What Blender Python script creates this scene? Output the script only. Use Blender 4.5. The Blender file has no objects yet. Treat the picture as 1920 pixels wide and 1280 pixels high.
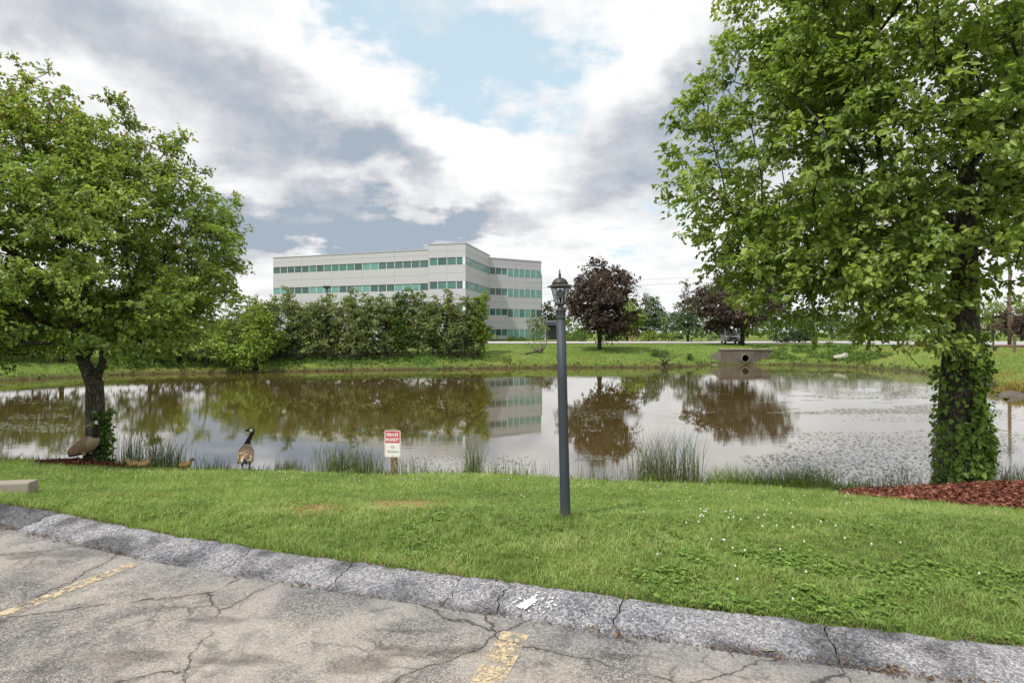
import bpy, bmesh, math, random
import numpy as np
from mathutils import Vector, Matrix, Euler

SC = bpy.context.scene
COL = SC.collection
R = math.radians
F = 1067.0                      # focal length in photo pixels (1920 wide)
EYE = 1.72
HOR = 622.0

# ------------------------------------------------------------------ camera
cam = bpy.data.cameras.new('camera')
cam.sensor_width = 36.0
cam.lens = 36.0 * F / 1920.0
cam.shift_y = -(640.0 - HOR) / 1920.0
cam.clip_start = 0.05
cam.clip_end = 4000
camo = bpy.data.objects.new('camera', cam)
camo.location = (0, 0, EYE)
camo.rotation_euler = (R(90), 0, 0)
COL.objects.link(camo)
SC.camera = camo

# ------------------------------------------------------------------ exposure
SC.view_settings.view_transform = 'Standard'
SC.view_settings.look = 'None'
SC.view_settings.exposure = 0.36
SC.view_settings.gamma = 1.0
SC.view_settings.use_curve_mapping = False
SC.cycles.max_bounces = 8
SC.cycles.transparent_max_bounces = 12
SC.cycles.caustics_reflective = False
SC.cycles.caustics_refractive = False

# ------------------------------------------------------------------ sun
SUN_EL, SUN_AZ = 56.0, -140.0     # azimuth clockwise from +Y: behind the camera, to the left
sun = bpy.data.lights.new('sun', 'SUN')
sun.energy = 3.2
sun.angle = R(2.5)
sun.color = (1.0, 0.955, 0.88)
suno = bpy.data.objects.new('sun', sun)
_a, _e = R(SUN_AZ), R(SUN_EL)
sdir = Vector((math.sin(_a) * math.cos(_e), math.cos(_a) * math.cos(_e), math.sin(_e)))
suno.rotation_euler = sdir.to_track_quat('Z', 'Y').to_euler()
suno.location = sdir * 60
COL.objects.link(suno)


# ------------------------------------------------------------------ node helper
class NT:
    def __init__(self, tree):
        self.t = tree
        tree.nodes.clear()

    def n(self, typ, **kw):
        nd = self.t.nodes.new(typ)
        ins = kw.pop('ins', {})
        for k, v in kw.items():
            setattr(nd, k, v)
        for k, v in ins.items():
            self.put(nd.inputs[k], v)
        return nd

    def put(self, sock, v):
        if isinstance(v, bpy.types.NodeSocket):
            self.t.links.new(v, sock)
        else:
            if sock.type == 'RGBA' and len(v) == 3:
                v = (*v, 1)
            sock.default_value = v

    def m(self, op, a, b=0.0, c=None, clamp=False):
        nd = self.t.nodes.new('ShaderNodeMath')
        nd.operation = op
        nd.use_clamp = clamp
        self.put(nd.inputs[0], a)
        self.put(nd.inputs[1], b)
        if c is not None:
            self.put(nd.inputs[2], c)
        return nd.outputs[0]

    def vm(self, op, a, b=None, scale=None):
        nd = self.t.nodes.new('ShaderNodeVectorMath')
        nd.operation = op
        self.put(nd.inputs[0], a)
        if b is not None:
            self.put(nd.inputs[1], b)
        if scale is not None:
            self.put(nd.inputs['Scale'], scale)
        return nd.outputs['Value'] if op in ('DOT_PRODUCT', 'LENGTH', 'DISTANCE') else nd.outputs['Vector']

    def mix(self, fac, a, b, blend='MIX'):
        nd = self.t.nodes.new('ShaderNodeMix')
        nd.data_type = 'RGBA'
        nd.blend_type = blend
        nd.clamp_factor = True
        self.put(nd.inputs[0], fac)
        self.put(nd.inputs[6], a)
        self.put(nd.inputs[7], b)
        return nd.outputs[2]

    def noise(self, vec, scale, detail=4.0, rough=0.5, dist=0.0, out='Fac'):
        nd = self.t.nodes.new('ShaderNodeTexNoise')
        self.put(nd.inputs['Vector'], vec)
        nd.inputs['Scale'].default_value = scale
        nd.inputs['Detail'].default_value = detail
        nd.inputs['Roughness'].default_value = rough
        nd.inputs['Distortion'].default_value = dist
        return nd.outputs[out]

    def vor(self, vec, scale, feature='F1', out='Distance', rand=1.0):
        nd = self.t.nodes.new('ShaderNodeTexVoronoi')
        nd.feature = feature
        self.put(nd.inputs['Vector'], vec)
        nd.inputs['Scale'].default_value = scale
        nd.inputs['Randomness'].default_value = rand
        return nd.outputs[out]

    def rng(self, v, a, b, c=0.0, d=1.0, smooth=True):
        nd = self.t.nodes.new('ShaderNodeMapRange')
        nd.interpolation_type = 'SMOOTHSTEP' if smooth else 'LINEAR'
        self.put(nd.inputs[0], v)
        nd.inputs[1].default_value = a
        nd.inputs[2].default_value = b
        nd.inputs[3].default_value = c
        nd.inputs[4].default_value = d
        return nd.outputs[0]

    def ramp(self, fac, stops, interp='LINEAR'):
        nd = self.t.nodes.new('ShaderNodeValToRGB')
        cr = nd.color_ramp
        cr.interpolation = interp
        while len(cr.elements) < len(stops):
            cr.elements.new(0.5)
        for e, (p, c) in zip(cr.elements, stops):
            e.position = p
            e.color = (*c, 1) if len(c) == 3 else c
        self.put(nd.inputs[0], fac)
        return nd.outputs[0]


def pix_dir(px, py):
    return Vector(((px - 960) / F, 1.0, -(py - HOR) / F)).normalized()


# ------------------------------------------------------------------ sky with broken cloud
SKY_STRENGTH = 0.10
world = bpy.data.worlds.new('World')
SC.world = world
world.use_nodes = True
w = NT(world.node_tree)
tc = w.n('ShaderNodeTexCoord').outputs['Generated']
sky = w.n('ShaderNodeTexSky')
sky.sky_type = 'NISHITA'
sky.sun_disc = False
sky.sun_elevation = R(SUN_EL)
sky.sun_rotation = R(SUN_AZ)
sky.dust_density = 1.2
sep = w.n('ShaderNodeSeparateXYZ', ins={0: tc})
dz = w.m('ADD', w.m('MAXIMUM', sep.outputs[2], 0.0), 0.16)
cx = w.m('DIVIDE', sep.outputs[0], dz)
cy = w.m('DIVIDE', sep.outputs[1], dz)
plane = w.n('ShaderNodeCombineXYZ', ins={0: cx, 1: cy, 2: 0.0}).outputs[0]
wcol = w.noise(plane, 2.1, 6, 0.55, out='Color')
wv = w.vm('SCALE', w.vm('SUBTRACT', wcol, (0.5, 0.5, 0.5)), scale=0.20)
wcol2 = w.noise(tc, 7.0, 5, 0.6, out='Color')
wv2 = w.vm('SCALE', w.vm('SUBTRACT', wcol2, (0.5, 0.5, 0.5)), scale=0.13)
dwarp = w.vm('ADD', w.vm('ADD', tc, wv), wv2)


def blob(px, py, rx, ry, tilt=0.0, p0=0.0, p1=0.75):
    c = pix_dir(px, py)
    up = Vector((0, 0, 1))
    e1 = (up - c * up.dot(c)).normalized().cross(c) * -1
    e1 = c.cross(up).normalized()
    e2 = e1.cross(c).normalized()
    t = R(tilt)
    f1 = e1 * math.cos(t) + e2 * math.sin(t)
    f2 = -e1 * math.sin(t) + e2 * math.cos(t)
    ra = (pix_dir(px + rx, py) - c).length
    rb = (pix_dir(px, py + ry) - c).length
    mat = Matrix((f1, f2, f1.cross(f2))).transposed()
    mp = w.n('ShaderNodeMapping')
    mp.vector_type = 'TEXTURE'
    w.put(mp.inputs['Vector'], dwarp)
    mp.inputs['Location'].default_value = c
    mp.inputs['Rotation'].default_value = mat.to_euler('XYZ')
    mp.inputs['Scale'].default_value = (ra, rb, 0.5)
    g = w.n('ShaderNodeTexGradient', gradient_type='SPHERICAL')
    w.put(g.inputs[0], mp.outputs[0])
    return w.rng(g.outputs['Fac'], p0, p1)


def total(items):
    s = None
    for wt, b in items:
        v = w.m('MULTIPLY', b, wt)
        s = v if s is None else w.m('ADD', s, v)
    return s


gap = total([(1.0, blob(830, 40, 330, 190, -28)), (0.75, blob(640, 10, 130, 110, -40)),
             (0.6, blob(960, 160, 230, 110, -30)), (0.45, blob(1290, 420, 130, 60)),
             (0.4, blob(1180, 500, 130, 50)), (0.6, blob(1050, 60, 200, 120))])
dark = total([(0.62, blob(250, 70, 470, 130, -8)), (0.45, blob(120, 20, 400, 120)),
              (0.95, blob(560, 255, 400, 130, -14)), (0.55, blob(720, 300, 220, 60, -12)),
              (1.25, blob(600, 415, 420, 85, -6)), (1.25, blob(800, 440, 360, 52, 4)),
              (0.85, blob(430, 440, 190, 110)), (1.25, blob(1240, 285, 320, 140, 18)),
              (0.7, blob(1330, 170, 150, 120, 30)), (0.45, blob(1480, 250, 260, 200)),
              (0.35, blob(960, 390, 260, 40)), (0.4, blob(60, 300, 380, 160)),
              (0.45, blob(1700, 300, 400, 300))])
white = total([(0.9, blob(640, 130, 150, 170, -40)), (0.65, blob(900, 330, 260, 120, -25)),
               (0.65, blob(1200, 90, 240, 150, 20)), (0.35, blob(1000, 500, 420, 50)),
               (0.6, blob(850, 230, 200, 90, -35)), (0.5, blob(700, 355, 180, 45, -5))])
n1 = w.noise(plane, 1.15, 9, 0.56)
n2 = w.noise(w.vm('ADD', plane, (3.7, 1.3, 0)), 1.7, 9, 0.58)
n3 = w.noise(w.vm('ADD', plane, (7.1, 5.3, 0)), 4.6, 8, 0.6)
cover = w.m('ADD', w.m('SUBTRACT', 1.16, w.m('MULTIPLY', gap, 0.98)), w.m('MULTIPLY', w.m('SUBTRACT', n1, 0.5), 2.0))
cover = w.m('ADD', cover, w.m('MULTIPLY', w.m('SUBTRACT', n3, 0.5), 2.3))
cover = w.rng(cover, 0.12, 0.86)
shade = w.m('ADD', w.m('SUBTRACT', dark, w.m('MULTIPLY', white, 0.55)), w.m('MULTIPLY', w.m('SUBTRACT', n2, 0.48), 1.5))
shade = w.m('ADD', shade, w.m('MULTIPLY', w.m('SUBTRACT', n3, 0.5), 0.95))
n4 = w.noise(w.vm('ADD', tc, (1.3, 2.9, 0.4)), 11.0, 6, 0.62)
shade = w.m('ADD', shade, w.m('MULTIPLY', w.m('SUBTRACT', n4, 0.5), 1.35))
shade = w.m('ADD', shade, 0.14)
k = 1.0 / SKY_STRENGTH
ccol = w.ramp(w.m('MULTIPLY', shade, 0.60, clamp=True),
              [(0.0, (0.80, 0.80, 0.805)), (0.14, (0.74, 0.743, 0.75)), (0.38, (0.63, 0.635, 0.655)),
               (0.70, (0.46, 0.48, 0.52)), (1.0, (0.31, 0.365, 0.435))])
ccol = w.vm('SCALE', ccol, scale=k)
# the open blue: real sky, a little veiled by high thin cloud
veil = w.mix(0.66, sky.outputs[0], tuple(v * k for v in (0.62, 0.78, 0.85)))
skyc = w.mix(cover, veil, ccol)
bg = w.n('ShaderNodeBackground', ins={'Color': skyc, 'Strength': SKY_STRENGTH})
wo = w.n('ShaderNodeOutputWorld', ins={'Surface': bg.outputs[0]})
world.cycles.sampling_method = 'MANUAL'
world.cycles.sample_map_resolution = 512


# ================================================================== helpers
def setp(o, label=None, cat=None, group=None, kind=None):
    if label:
        o['label'] = label
    if cat:
        o['category'] = cat
    if group:
        o['group'] = group
    if kind:
        o['kind'] = kind
    return o


def empty(name, loc, label, cat, group=None, rz=0.0, rot=None):
    o = bpy.data.objects.new(name, None)
    o.empty_display_size = 0.2
    o.location = loc
    o.rotation_euler = rot if rot else (0, 0, rz)
    COL.objects.link(o)
    return setp(o, label, cat, group)


def link(name, me, parent=None, mat=None):
    o = bpy.data.objects.new(name, me)
    COL.objects.link(o)
    if parent is not None:
        o.parent = parent
    if mat is not None and not me.materials:
        me.materials.append(mat)
    return o


def np_mesh(name, V, Fc, mat=None, col=None, smooth=False):
    """one mesh from arrays: V (n,3), Fc (m,k)"""
    V = np.asarray(V, np.float32).reshape(-1, 3)
    Fc = np.asarray(Fc, np.int32)
    me = bpy.data.meshes.new(name)
    m, k = Fc.shape
    me.vertices.add(len(V))
    me.vertices.foreach_set('co', V.ravel())
    me.loops.add(m * k)
    me.loops.foreach_set('vertex_index', Fc.ravel())
    me.polygons.add(m)
    me.polygons.foreach_set('loop_start', np.arange(0, m * k, k, dtype=np.int32))
    if smooth:
        me.polygons.foreach_set('use_smooth', np.ones(m, dtype=bool))
    me.update(calc_edges=True)
    if col is not None:
        a = me.attributes.new('Col', 'FLOAT_COLOR', 'POINT')
        c4 = np.ones((len(V), 4), np.float32)
        c4[:, :3] = col
        a.data.foreach_set('color', c4.ravel())
    if mat is not None:
        me.materials.append(mat)
    return me


class MB:
    """collects pieces (verts, polygons) for one mesh"""
    def __init__(self):
        self.v, self.f = [], []

    def add(self, vs, fs):
        b = len(self.v)
        self.v += [tuple(p) for p in vs]
        self.f += [tuple(i + b for i in f) for f in fs]
        return self

    def box(self, c, s, rz=0.0, bev=0.0):
        x, y, z = s[0] / 2, s[1] / 2, s[2] / 2
        if bev <= 0:
            pts = [(-x, -y, -z), (x, -y, -z), (x, y, -z), (-x, y, -z), (-x, -y, z), (x, -y, z), (x, y, z), (-x, y, z)]
            fs = [(0, 3, 2, 1), (4, 5, 6, 7), (0, 1, 5, 4), (1, 2, 6, 5), (2, 3, 7, 6), (3, 0, 4, 7)]
        else:
            bm = bmesh.new()
            bmesh.ops.create_cube(bm, size=1.0)
            bmesh.ops.scale(bm, vec=s, verts=bm.verts)
            bmesh.ops.bevel(bm, geom=bm.edges[:], offset=bev, segments=2, affect='EDGES', profile=0.6)
            bm.verts.index_update()
            pts = [v.co[:] for v in bm.verts]
            fs = [[v.index for v in f.verts] for f in bm.faces]
            bm.free()
        ca, sa = math.cos(rz), math.sin(rz)
        return self.add([(c[0] + p[0] * ca - p[1] * sa, c[1] + p[0] * sa + p[1] * ca, c[2] + p[2]) for p in pts], fs)

    def lathe(self, prof, n=16, c=(0, 0, 0), cap=True):
        vs, fs = [], []
        for (r, z) in prof:
            for i in range(n):
                a = 2 * math.pi * i / n
                vs.append((c[0] + r * math.cos(a), c[1] + r * math.sin(a), c[2] + z))
        for j in range(len(prof) - 1):
            for i in range(n):
                i2 = (i + 1) % n
                fs.append((j * n + i, j * n + i2, (j + 1) * n + i2, (j + 1) * n + i))
        if cap:
            fs.append(tuple(range(n - 1, -1, -1)))
            fs.append(tuple(range((len(prof) - 1) * n, len(prof) * n)))
        return self.add(vs, fs)

    def tube(self, pts, rad, n=6, cap=True):
        pts = [Vector(p) for p in pts]
        if not hasattr(rad, '__len__'):
            rad = [rad] * len(pts)
        vs, fs = [], []
        t = (pts[1] - pts[0]).normalized()
        u = t.orthogonal().normalized()
        for i, p in enumerate(pts):
            if i == 0:
                tt = pts[1] - pts[0]
            elif i == len(pts) - 1:
                tt = pts[-1] - pts[-2]
            else:
                tt = pts[i + 1] - pts[i - 1]
            if tt.length < 1e-9:
                tt = t
            t = tt.normalized()
            u = (u - t * u.dot(t))
            u = u.normalized() if u.length > 1e-6 else t.orthogonal().normalized()
            v = t.cross(u)
            for k2 in range(n):
                a = 2 * math.pi * k2 / n
                vs.append(p + (u * math.cos(a) + v * math.sin(a)) * rad[i])
        for j in range(len(pts) - 1):
            for i in range(n):
                i2 = (i + 1) % n
                fs.append((j * n + i, j * n + i2, (j + 1) * n + i2, (j + 1) * n + i))
        if cap:
            fs.append(tuple(range(n - 1, -1, -1)))
            fs.append(tuple(range((len(pts) - 1) * n, len(pts) * n)))
        return self.add(vs, fs)

    def prism(self, poly, z0, z1):
        n = len(poly)
        vs = [(p[0], p[1], z0) for p in poly] + [(p[0], p[1], z1) for p in poly]
        fs = [tuple(range(n - 1, -1, -1)), tuple(range(n, 2 * n))]
        fs += [(i, (i + 1) % n, n + (i + 1) % n, n + i) for i in range(n)]
        return self.add(vs, fs)

    def mesh(self, name, mat, smooth=False):
        me = bpy.data.meshes.new(name)
        me.from_pydata(self.v, [], self.f)
        if smooth:
            me.polygons.foreach_set('use_smooth', [True] * len(me.polygons))
        me.update()
        if mat:
            me.materials.append(mat)
        return me

    def build(self, name, mat, parent=None, smooth=False):
        return link(name, self.mesh(name, mat, smooth), parent)


RNG = np.random.default_rng(7)
_TAB = RNG.random((64, 64, 64)).astype(np.float32)


def vn3(P, scale, off=0.0):
    """smooth value noise 0..1 on points (n,3)"""
    Q = np.asarray(P, np.float64) * scale + off
    I = np.floor(Q).astype(int)
    f = Q - I
    f = f * f * (3 - 2 * f)
    out = 0
    for dx in (0, 1):
        for dy in (0, 1):
            for dz_ in (0, 1):
                wgt = (f[:, 0] if dx else 1 - f[:, 0]) * (f[:, 1] if dy else 1 - f[:, 1]) * (f[:, 2] if dz_ else 1 - f[:, 2])
                out = out + wgt * _TAB[(I[:, 0] + dx) % 64, (I[:, 1] + dy) % 64, (I[:, 2] + dz_) % 64]
    return out


def vn2(x, y, scale, off=0.0):
    P = np.stack([np.asarray(x, float).ravel(), np.asarray(y, float).ravel(), np.full(np.size(x), 0.37 / scale)], 1)
    return vn3(P, scale, off).reshape(np.shape(x))


def fbm2(x, y, scale, off=0.0, oct=4):
    s, a, t = 0, 1.0, 0
    for o in range(oct):
        s = s + a * vn2(x, y, scale * 2 ** o, off + 7.3 * o)
        t += a
        a *= 0.5
    return s / t


# ================================================================== materials
def material(name):
    m = bpy.data.materials.new(name)
    m.use_nodes = True
    return m, NT(m.node_tree)


def finish(t, bsdf, bump=None, strength=0.3, dist=0.01):
    if bump is not None:
        b = t.n('ShaderNodeBump', ins={'Strength': strength, 'Distance': dist, 'Height': bump})
        t.put(bsdf.inputs['Normal'], b.outputs[0])
    t.n('ShaderNodeOutputMaterial', ins={'Surface': bsdf.outputs[0]})


def simple(name, col, rough=0.6, metal=0.0, var=0.12, scale=6.0, bump=0.0, spec=0.5):
    m, t = material(name)
    co = t.n('ShaderNodeTexCoord').outputs['Object']
    n = t.noise(co, scale, 5, 0.6)
    c = t.mix(n, tuple(max(0, v * (1 - var)) for v in col), tuple(min(1, v * (1 + var)) for v in col))
    b = t.n('ShaderNodeBsdfPrincipled', ins={'Base Color': c, 'Roughness': rough, 'Metallic': metal, 'Specular IOR Level': spec})
    finish(t, b, n if bump else None, bump)
    return m


def leaf_mat(name, trans=0.35, rough=0.45, spec=0.35):
    m, t = material(name)
    a = t.n('ShaderNodeAttribute', attribute_name='Col').outputs['Color']
    b = t.n('ShaderNodeBsdfPrincipled', ins={'Base Color': a, 'Roughness': rough, 'Specular IOR Level': spec})
    tl = t.mix(1.0, a, (1.15, 1.2, 0.55, 1), 'MULTIPLY')
    tr = t.n('ShaderNodeBsdfTranslucent', ins={'Color': tl})
    mx = t.n('ShaderNodeMixShader', ins={0: trans, 1: b.outputs[0], 2: tr.outputs[0]})
    t.n('ShaderNodeOutputMaterial', ins={'Surface': mx.outputs[0]})
    return m


def bark_mat(name, c0, c1, scale=7.0):
    m, t = material(name)
    co = t.n('ShaderNodeTexCoord').outputs['Object']
    mp = t.n('ShaderNodeMapping', ins={'Vector': co, 'Scale': (1, 1, 0.25)}).outputs[0]
    n = t.noise(mp, scale * 2.2, 8, 0.65, 0.6)
    wrp = t.vm('ADD', mp, t.vm('SCALE', t.noise(mp, scale * 3, 4, 0.6, out='Color'), scale=0.10))
    v = t.vor(wrp, scale * 4.6, 'DISTANCE_TO_EDGE')
    f = t.m('MULTIPLY', t.rng(v, -0.12, 0.30), n)
    c = t.ramp(f, [(0.1, tuple(v * 0.35 for v in c0)), (0.35, c0), (0.7, c1)])
    big = t.noise(co, 1.7, 4, 0.6)
    c = t.mix(t.rng(big, 0.45, 0.7), c, t.mix(1.0, c, (0.75, 0.85, 0.7, 1), 'MULTIPLY'))
    b = t.n('ShaderNodeBsdfPrincipled', ins={'Base Color': c, 'Roughness': 0.9, 'Specular IOR Level': 0.2})
    finish(t, b, f, 0.9, 0.02)
    return m


M = {}
M['leaf'] = leaf_mat('leaf_green', 0.48, 0.42, 0.4)
M['leaf_far'] = leaf_mat('leaf_far', 0.25, 0.6, 0.2)
M['blade'] = leaf_mat('grass_blade', 0.35, 0.5, 0.25)
M['chip'] = leaf_mat('mulch_chip', 0.0, 0.8, 0.2)
M['bark'] = bark_mat('bark_grey', (0.085, 0.075, 0.062), (0.24, 0.22, 0.19))
M['bark_far'] = bark_mat('bark_dark', (0.05, 0.043, 0.036), (0.13, 0.115, 0.10), 4)
def post_paint():
    m, t = material('slate_blue_paint')
    co = t.n('ShaderNodeTexCoord').outputs['Object']
    mp = t.n('ShaderNodeMapping', ins={'Vector': co, 'Scale': (1, 1, 0.12)}).outputs[0]
    n = t.noise(mp, 30, 6, 0.65)
    n2 = t.noise(co, 60, 5, 0.7)
    z = t.n('ShaderNodeSeparateXYZ', ins={0: co}).outputs[2]
    c = t.mix(n, (0.021, 0.028, 0.039), (0.038, 0.049, 0.065))
    c = t.mix(t.m('MULTIPLY', t.rng(n2, 0.66, 0.72), 0.7), c, (0.15, 0.16, 0.17))
    c = t.mix(t.m('MULTIPLY', t.rng(z, 0.22, 0.0), t.rng(n, 0.3, 0.6)), c, (0.075, 0.065, 0.045))
    b = t.n('ShaderNodeBsdfPrincipled', ins={'Base Color': c, 'Roughness': t.rng(n, 0.2, 0.8, 0.45, 0.75)})
    finish(t, b, n2, 0.12, 0.002)
    return m


M['post_paint'] = post_paint()
M['lamp_metal'] = simple('bronze_lamp_metal', (0.055, 0.050, 0.046), 0.5, 0.35, 0.4, 40, 0.1)
M['lamp_collar'] = simple('dark_collar_metal', (0.045, 0.05, 0.052), 0.4, 0.3, 0.3, 30)
M['concrete'] = simple('old_concrete', (0.165, 0.142, 0.118), 0.9, 0, 0.35, 2.2, 0.3)
M['concrete_dark'] = simple('stained_concrete', (0.118, 0.100, 0.082), 0.9, 0, 0.75, 1.6, 0.3)
M['black'] = simple('black_void', (0.012, 0.011, 0.01), 0.9)
M['kerb_stone'] = simple('kerb_stone', (0.27, 0.24, 0.20), 0.9, 0, 0.3, 9, 0.4)


def glass_mat():
    m, t = material('lamp_glass')
    g = t.n('ShaderNodeBsdfGlass', ins={'Color': (0.93, 0.95, 0.95), 'Roughness': 0.08, 'IOR': 1.15})
    tr = t.n('ShaderNodeBsdfTransparent', ins={'Color': (0.9, 0.92, 0.92)})
    mx = t.n('ShaderNodeMixShader', ins={0: 0.55, 1: g.outputs[0], 2: tr.outputs[0]})
    t.n('ShaderNodeOutputMaterial', ins={'Surface': mx.outputs[0]})
    return m


M['lamp_glass'] = glass_mat()


def ground_mat():
    m, t = material('lawn_soil')
    a = t.n('ShaderNodeAttribute', attribute_name='Col').outputs['Color']
    co = t.n('ShaderNodeTexCoord').outputs['Object']
    n = t.noise(co, 9, 8, 0.65)
    n2 = t.noise(co, 0.7, 6, 0.6)
    n3 = t.noise(co, 60, 4, 0.6)
    c = t.mix(1.0, a, t.ramp(n, [(0.25, (0.5, 0.5, 0.5)), (0.75, (1.45, 1.45, 1.35))]), 'MULTIPLY')
    c = t.mix(1.0, c, t.ramp(n2, [(0.3, (0.75, 0.82, 0.8)), (0.7, (1.25, 1.15, 1.0))]), 'MULTIPLY')
    b = t.n('ShaderNodeBsdfPrincipled', ins={'Base Color': c, 'Roughness': 0.95, 'Specular IOR Level': 0.1})
    h = t.m('ADD', n, t.m('MULTIPLY', n3, 0.6))
    finish(t, b, h, 0.8, 0.05)
    return m


M['ground'] = ground_mat()


def asphalt_mat(name, base, agg, dark, crack=True, aggscale=95, aggfac=1.0, attr=False):
    m, t = material(name)
    co = t.n('ShaderNodeTexCoord').outputs['Object']
    warp = t.vm('SCALE', t.vm('SUBTRACT', t.noise(co, 3.5, 5, 0.6, out='Color'), (0.5, 0.5, 0.5)), scale=0.35)
    cw = t.vm('ADD', co, warp)
    flat = t.vm('MULTIPLY', cw, (1, 1, 0.0))
    # stones
    cell = t.vor(co, aggscale, 'F1', 'Color')
    sepc = t.n('ShaderNodeSeparateColor', ins={0: cell}).outputs[0]
    edge = t.vor(co, aggscale, 'DISTANCE_TO_EDGE')
    fine = t.noise(co, 220, 3, 0.7)
    patch = t.noise(co, 1.1, 7, 0.62, 0.6)
    patch2 = t.noise(t.vm('ADD', co, (5.2, 1.7, 0)), 2.6, 7, 0.65, 0.8)
    stone = t.mix(sepc, tuple(v * 0.45 for v in agg), tuple(min(1, v * 1.75) for v in agg))
    stone = t.mix(t.rng(edge, 0.0, 0.10), dark, stone)
    wear = t.rng(patch, 0.38, 0.58)
    c = t.mix(t.m('MULTIPLY', wear, aggfac), stone, t.mix(sepc, tuple(v * 0.74 for v in base), tuple(min(1, v * 1.2) for v in base)))
    c = t.mix(t.m('MULTIPLY', t.rng(fine, 0.52, 0.72), 0.45), c, dark)
    grey = t.rng(patch2, 0.50, 0.66)
    c = t.mix(t.m('MULTIPLY', grey, 0.55), c, t.mix(1.0, c, (0.50, 0.54, 0.60, 1), 'MULTIPLY'))
    hgt = t.m('ADD', t.m('MULTIPLY', edge, 2.0), t.m('MULTIPLY', fine, 0.5))
    if crack:
        zone = t.noise(t.vm('ADD', co, (2.1, 8.4, 0)), 0.9, 4, 0.55)
        jag = t.vm('SCALE', t.vm('SUBTRACT', t.noise(co, 16, 6, 0.7, out='Color'), (0.5, 0.5, 0.5)), scale=0.07)
        flat2 = t.vm('MULTIPLY', t.vm('ADD', t.vm('ADD', co, t.vm('SCALE', warp, scale=0.6)), jag), (1, 1, 0.0))
        e1 = t.vor(flat2, 0.95, 'DISTANCE_TO_EDGE')
        e2 = t.vor(t.vm('ADD', flat2, (3.1, 0.7, 0)), 3.4, 'DISTANCE_TO_EDGE')
        brk = t.noise(t.vm('ADD', co, (9.1, 3.3, 0)), 2.2, 5, 0.65)
        k1 = t.m('MULTIPLY', t.rng(e1, 0.0075, 0.0015), t.rng(brk, 0.36, 0.52))
        k2 = t.m('MULTIPLY', t.m('MULTIPLY', t.rng(e2, 0.017, 0.003), t.rng(zone, 0.47, 0.60)), t.rng(brk, 0.40, 0.58))
        k = t.m('MAXIMUM', k1, t.m('MULTIPLY', k2, 0.8))
        halo = t.m('MULTIPLY', t.m('MAXIMUM', t.m('MULTIPLY', t.rng(e1, 0.07, 0.0), t.rng(brk, 0.40, 0.6)), t.m('MULTIPLY', t.rng(e2, 0.10, 0.0), t.rng(zone, 0.45, 0.62))), t.rng(fine, 0.30, 0.6))
        # worn hollows where the top course has broken away
        hn = t.noise(t.vm('MULTIPLY', t.vm('ADD', cw, jag), (1.0, 1.9, 1)), 2.3, 7, 0.6)
        hol = t.m('MULTIPLY', t.rng(hn, 0.585, 0.665), t.rng(zone, 0.34, 0.52))
        c = t.mix(t.m('MULTIPLY', halo, 0.42), c, dark)
        c = t.mix(t.m('MULTIPLY', hol, 0.62), c, t.mix(sepc, dark, tuple(v * 0.7 for v in agg)))
        c = t.mix(t.m('MULTIPLY', k, 0.82), c, tuple(v * 0.7 for v in dark))
        hgt = t.m('SUBTRACT', hgt, t.m('ADD', t.m('MULTIPLY', k, 3.0), t.m('MULTIPLY', hol, 2.0)))
    if attr:
        a = t.n('ShaderNodeAttribute', attribute_name='Col').outputs['Color']
        c = t.mix(1.0, c, a, 'MULTIPLY')
    b = t.n('ShaderNodeBsdfPrincipled', ins={'Base Color': c, 'Roughness': 0.88, 'Specular IOR Level': 0.25})
    finish(t, b, hgt, 0.55, 0.006)
    return m


M['asphalt'] = asphalt_mat('worn_asphalt', (0.365, 0.332, 0.297), (0.255, 0.243, 0.228), (0.055, 0.053, 0.05), True, 110, 1.0, True)
M['kerb'] = asphalt_mat('asphalt_kerb', (0.25, 0.25, 0.255), (0.25, 0.25, 0.26), (0.05, 0.05, 0.055), False, 80, 0.25, True)
M['road'] = simple('far_road', (0.42, 0.41, 0.42), 0.9, 0, 0.12, 0.6)


def line_mat():
    m, t = material('faded_yellow_paint')
    co = t.n('ShaderNodeTexCoord').outputs['Object']
    n = t.noise(co, 13, 8, 0.7)
    n2 = t.noise(co, 70, 4, 0.7)
    e1 = t.vor(t.vm('ADD', co, t.vm('SCALE', t.noise(co, 5, 4, 0.6, out='Color'), scale=0.15)), 7, 'DISTANCE_TO_EDGE')
    f = t.m('ADD', t.m('MULTIPLY', n, 0.7), t.m('MULTIPLY', n2, 0.35))
    c = t.ramp(n2, [(0.3, (0.40, 0.32, 0.21)), (0.6, (0.53, 0.43, 0.28)), (0.8, (0.54, 0.475, 0.37))])
    b = t.n('ShaderNodeBsdfPrincipled', ins={'Base Color': c, 'Roughness': 0.85})
    tr = t.n('ShaderNodeBsdfTransparent')
    keep = t.m('MULTIPLY', t.rng(f, 0.46, 0.58), t.rng(e1, 0.006, 0.02))
    mx = t.n('ShaderNodeMixShader', ins={0: keep, 1: tr.outputs[0], 2: b.outputs[0]})
    t.n('ShaderNodeOutputMaterial', ins={'Surface': mx.outputs[0]})
    return m


M['line'] = line_mat()


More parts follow.
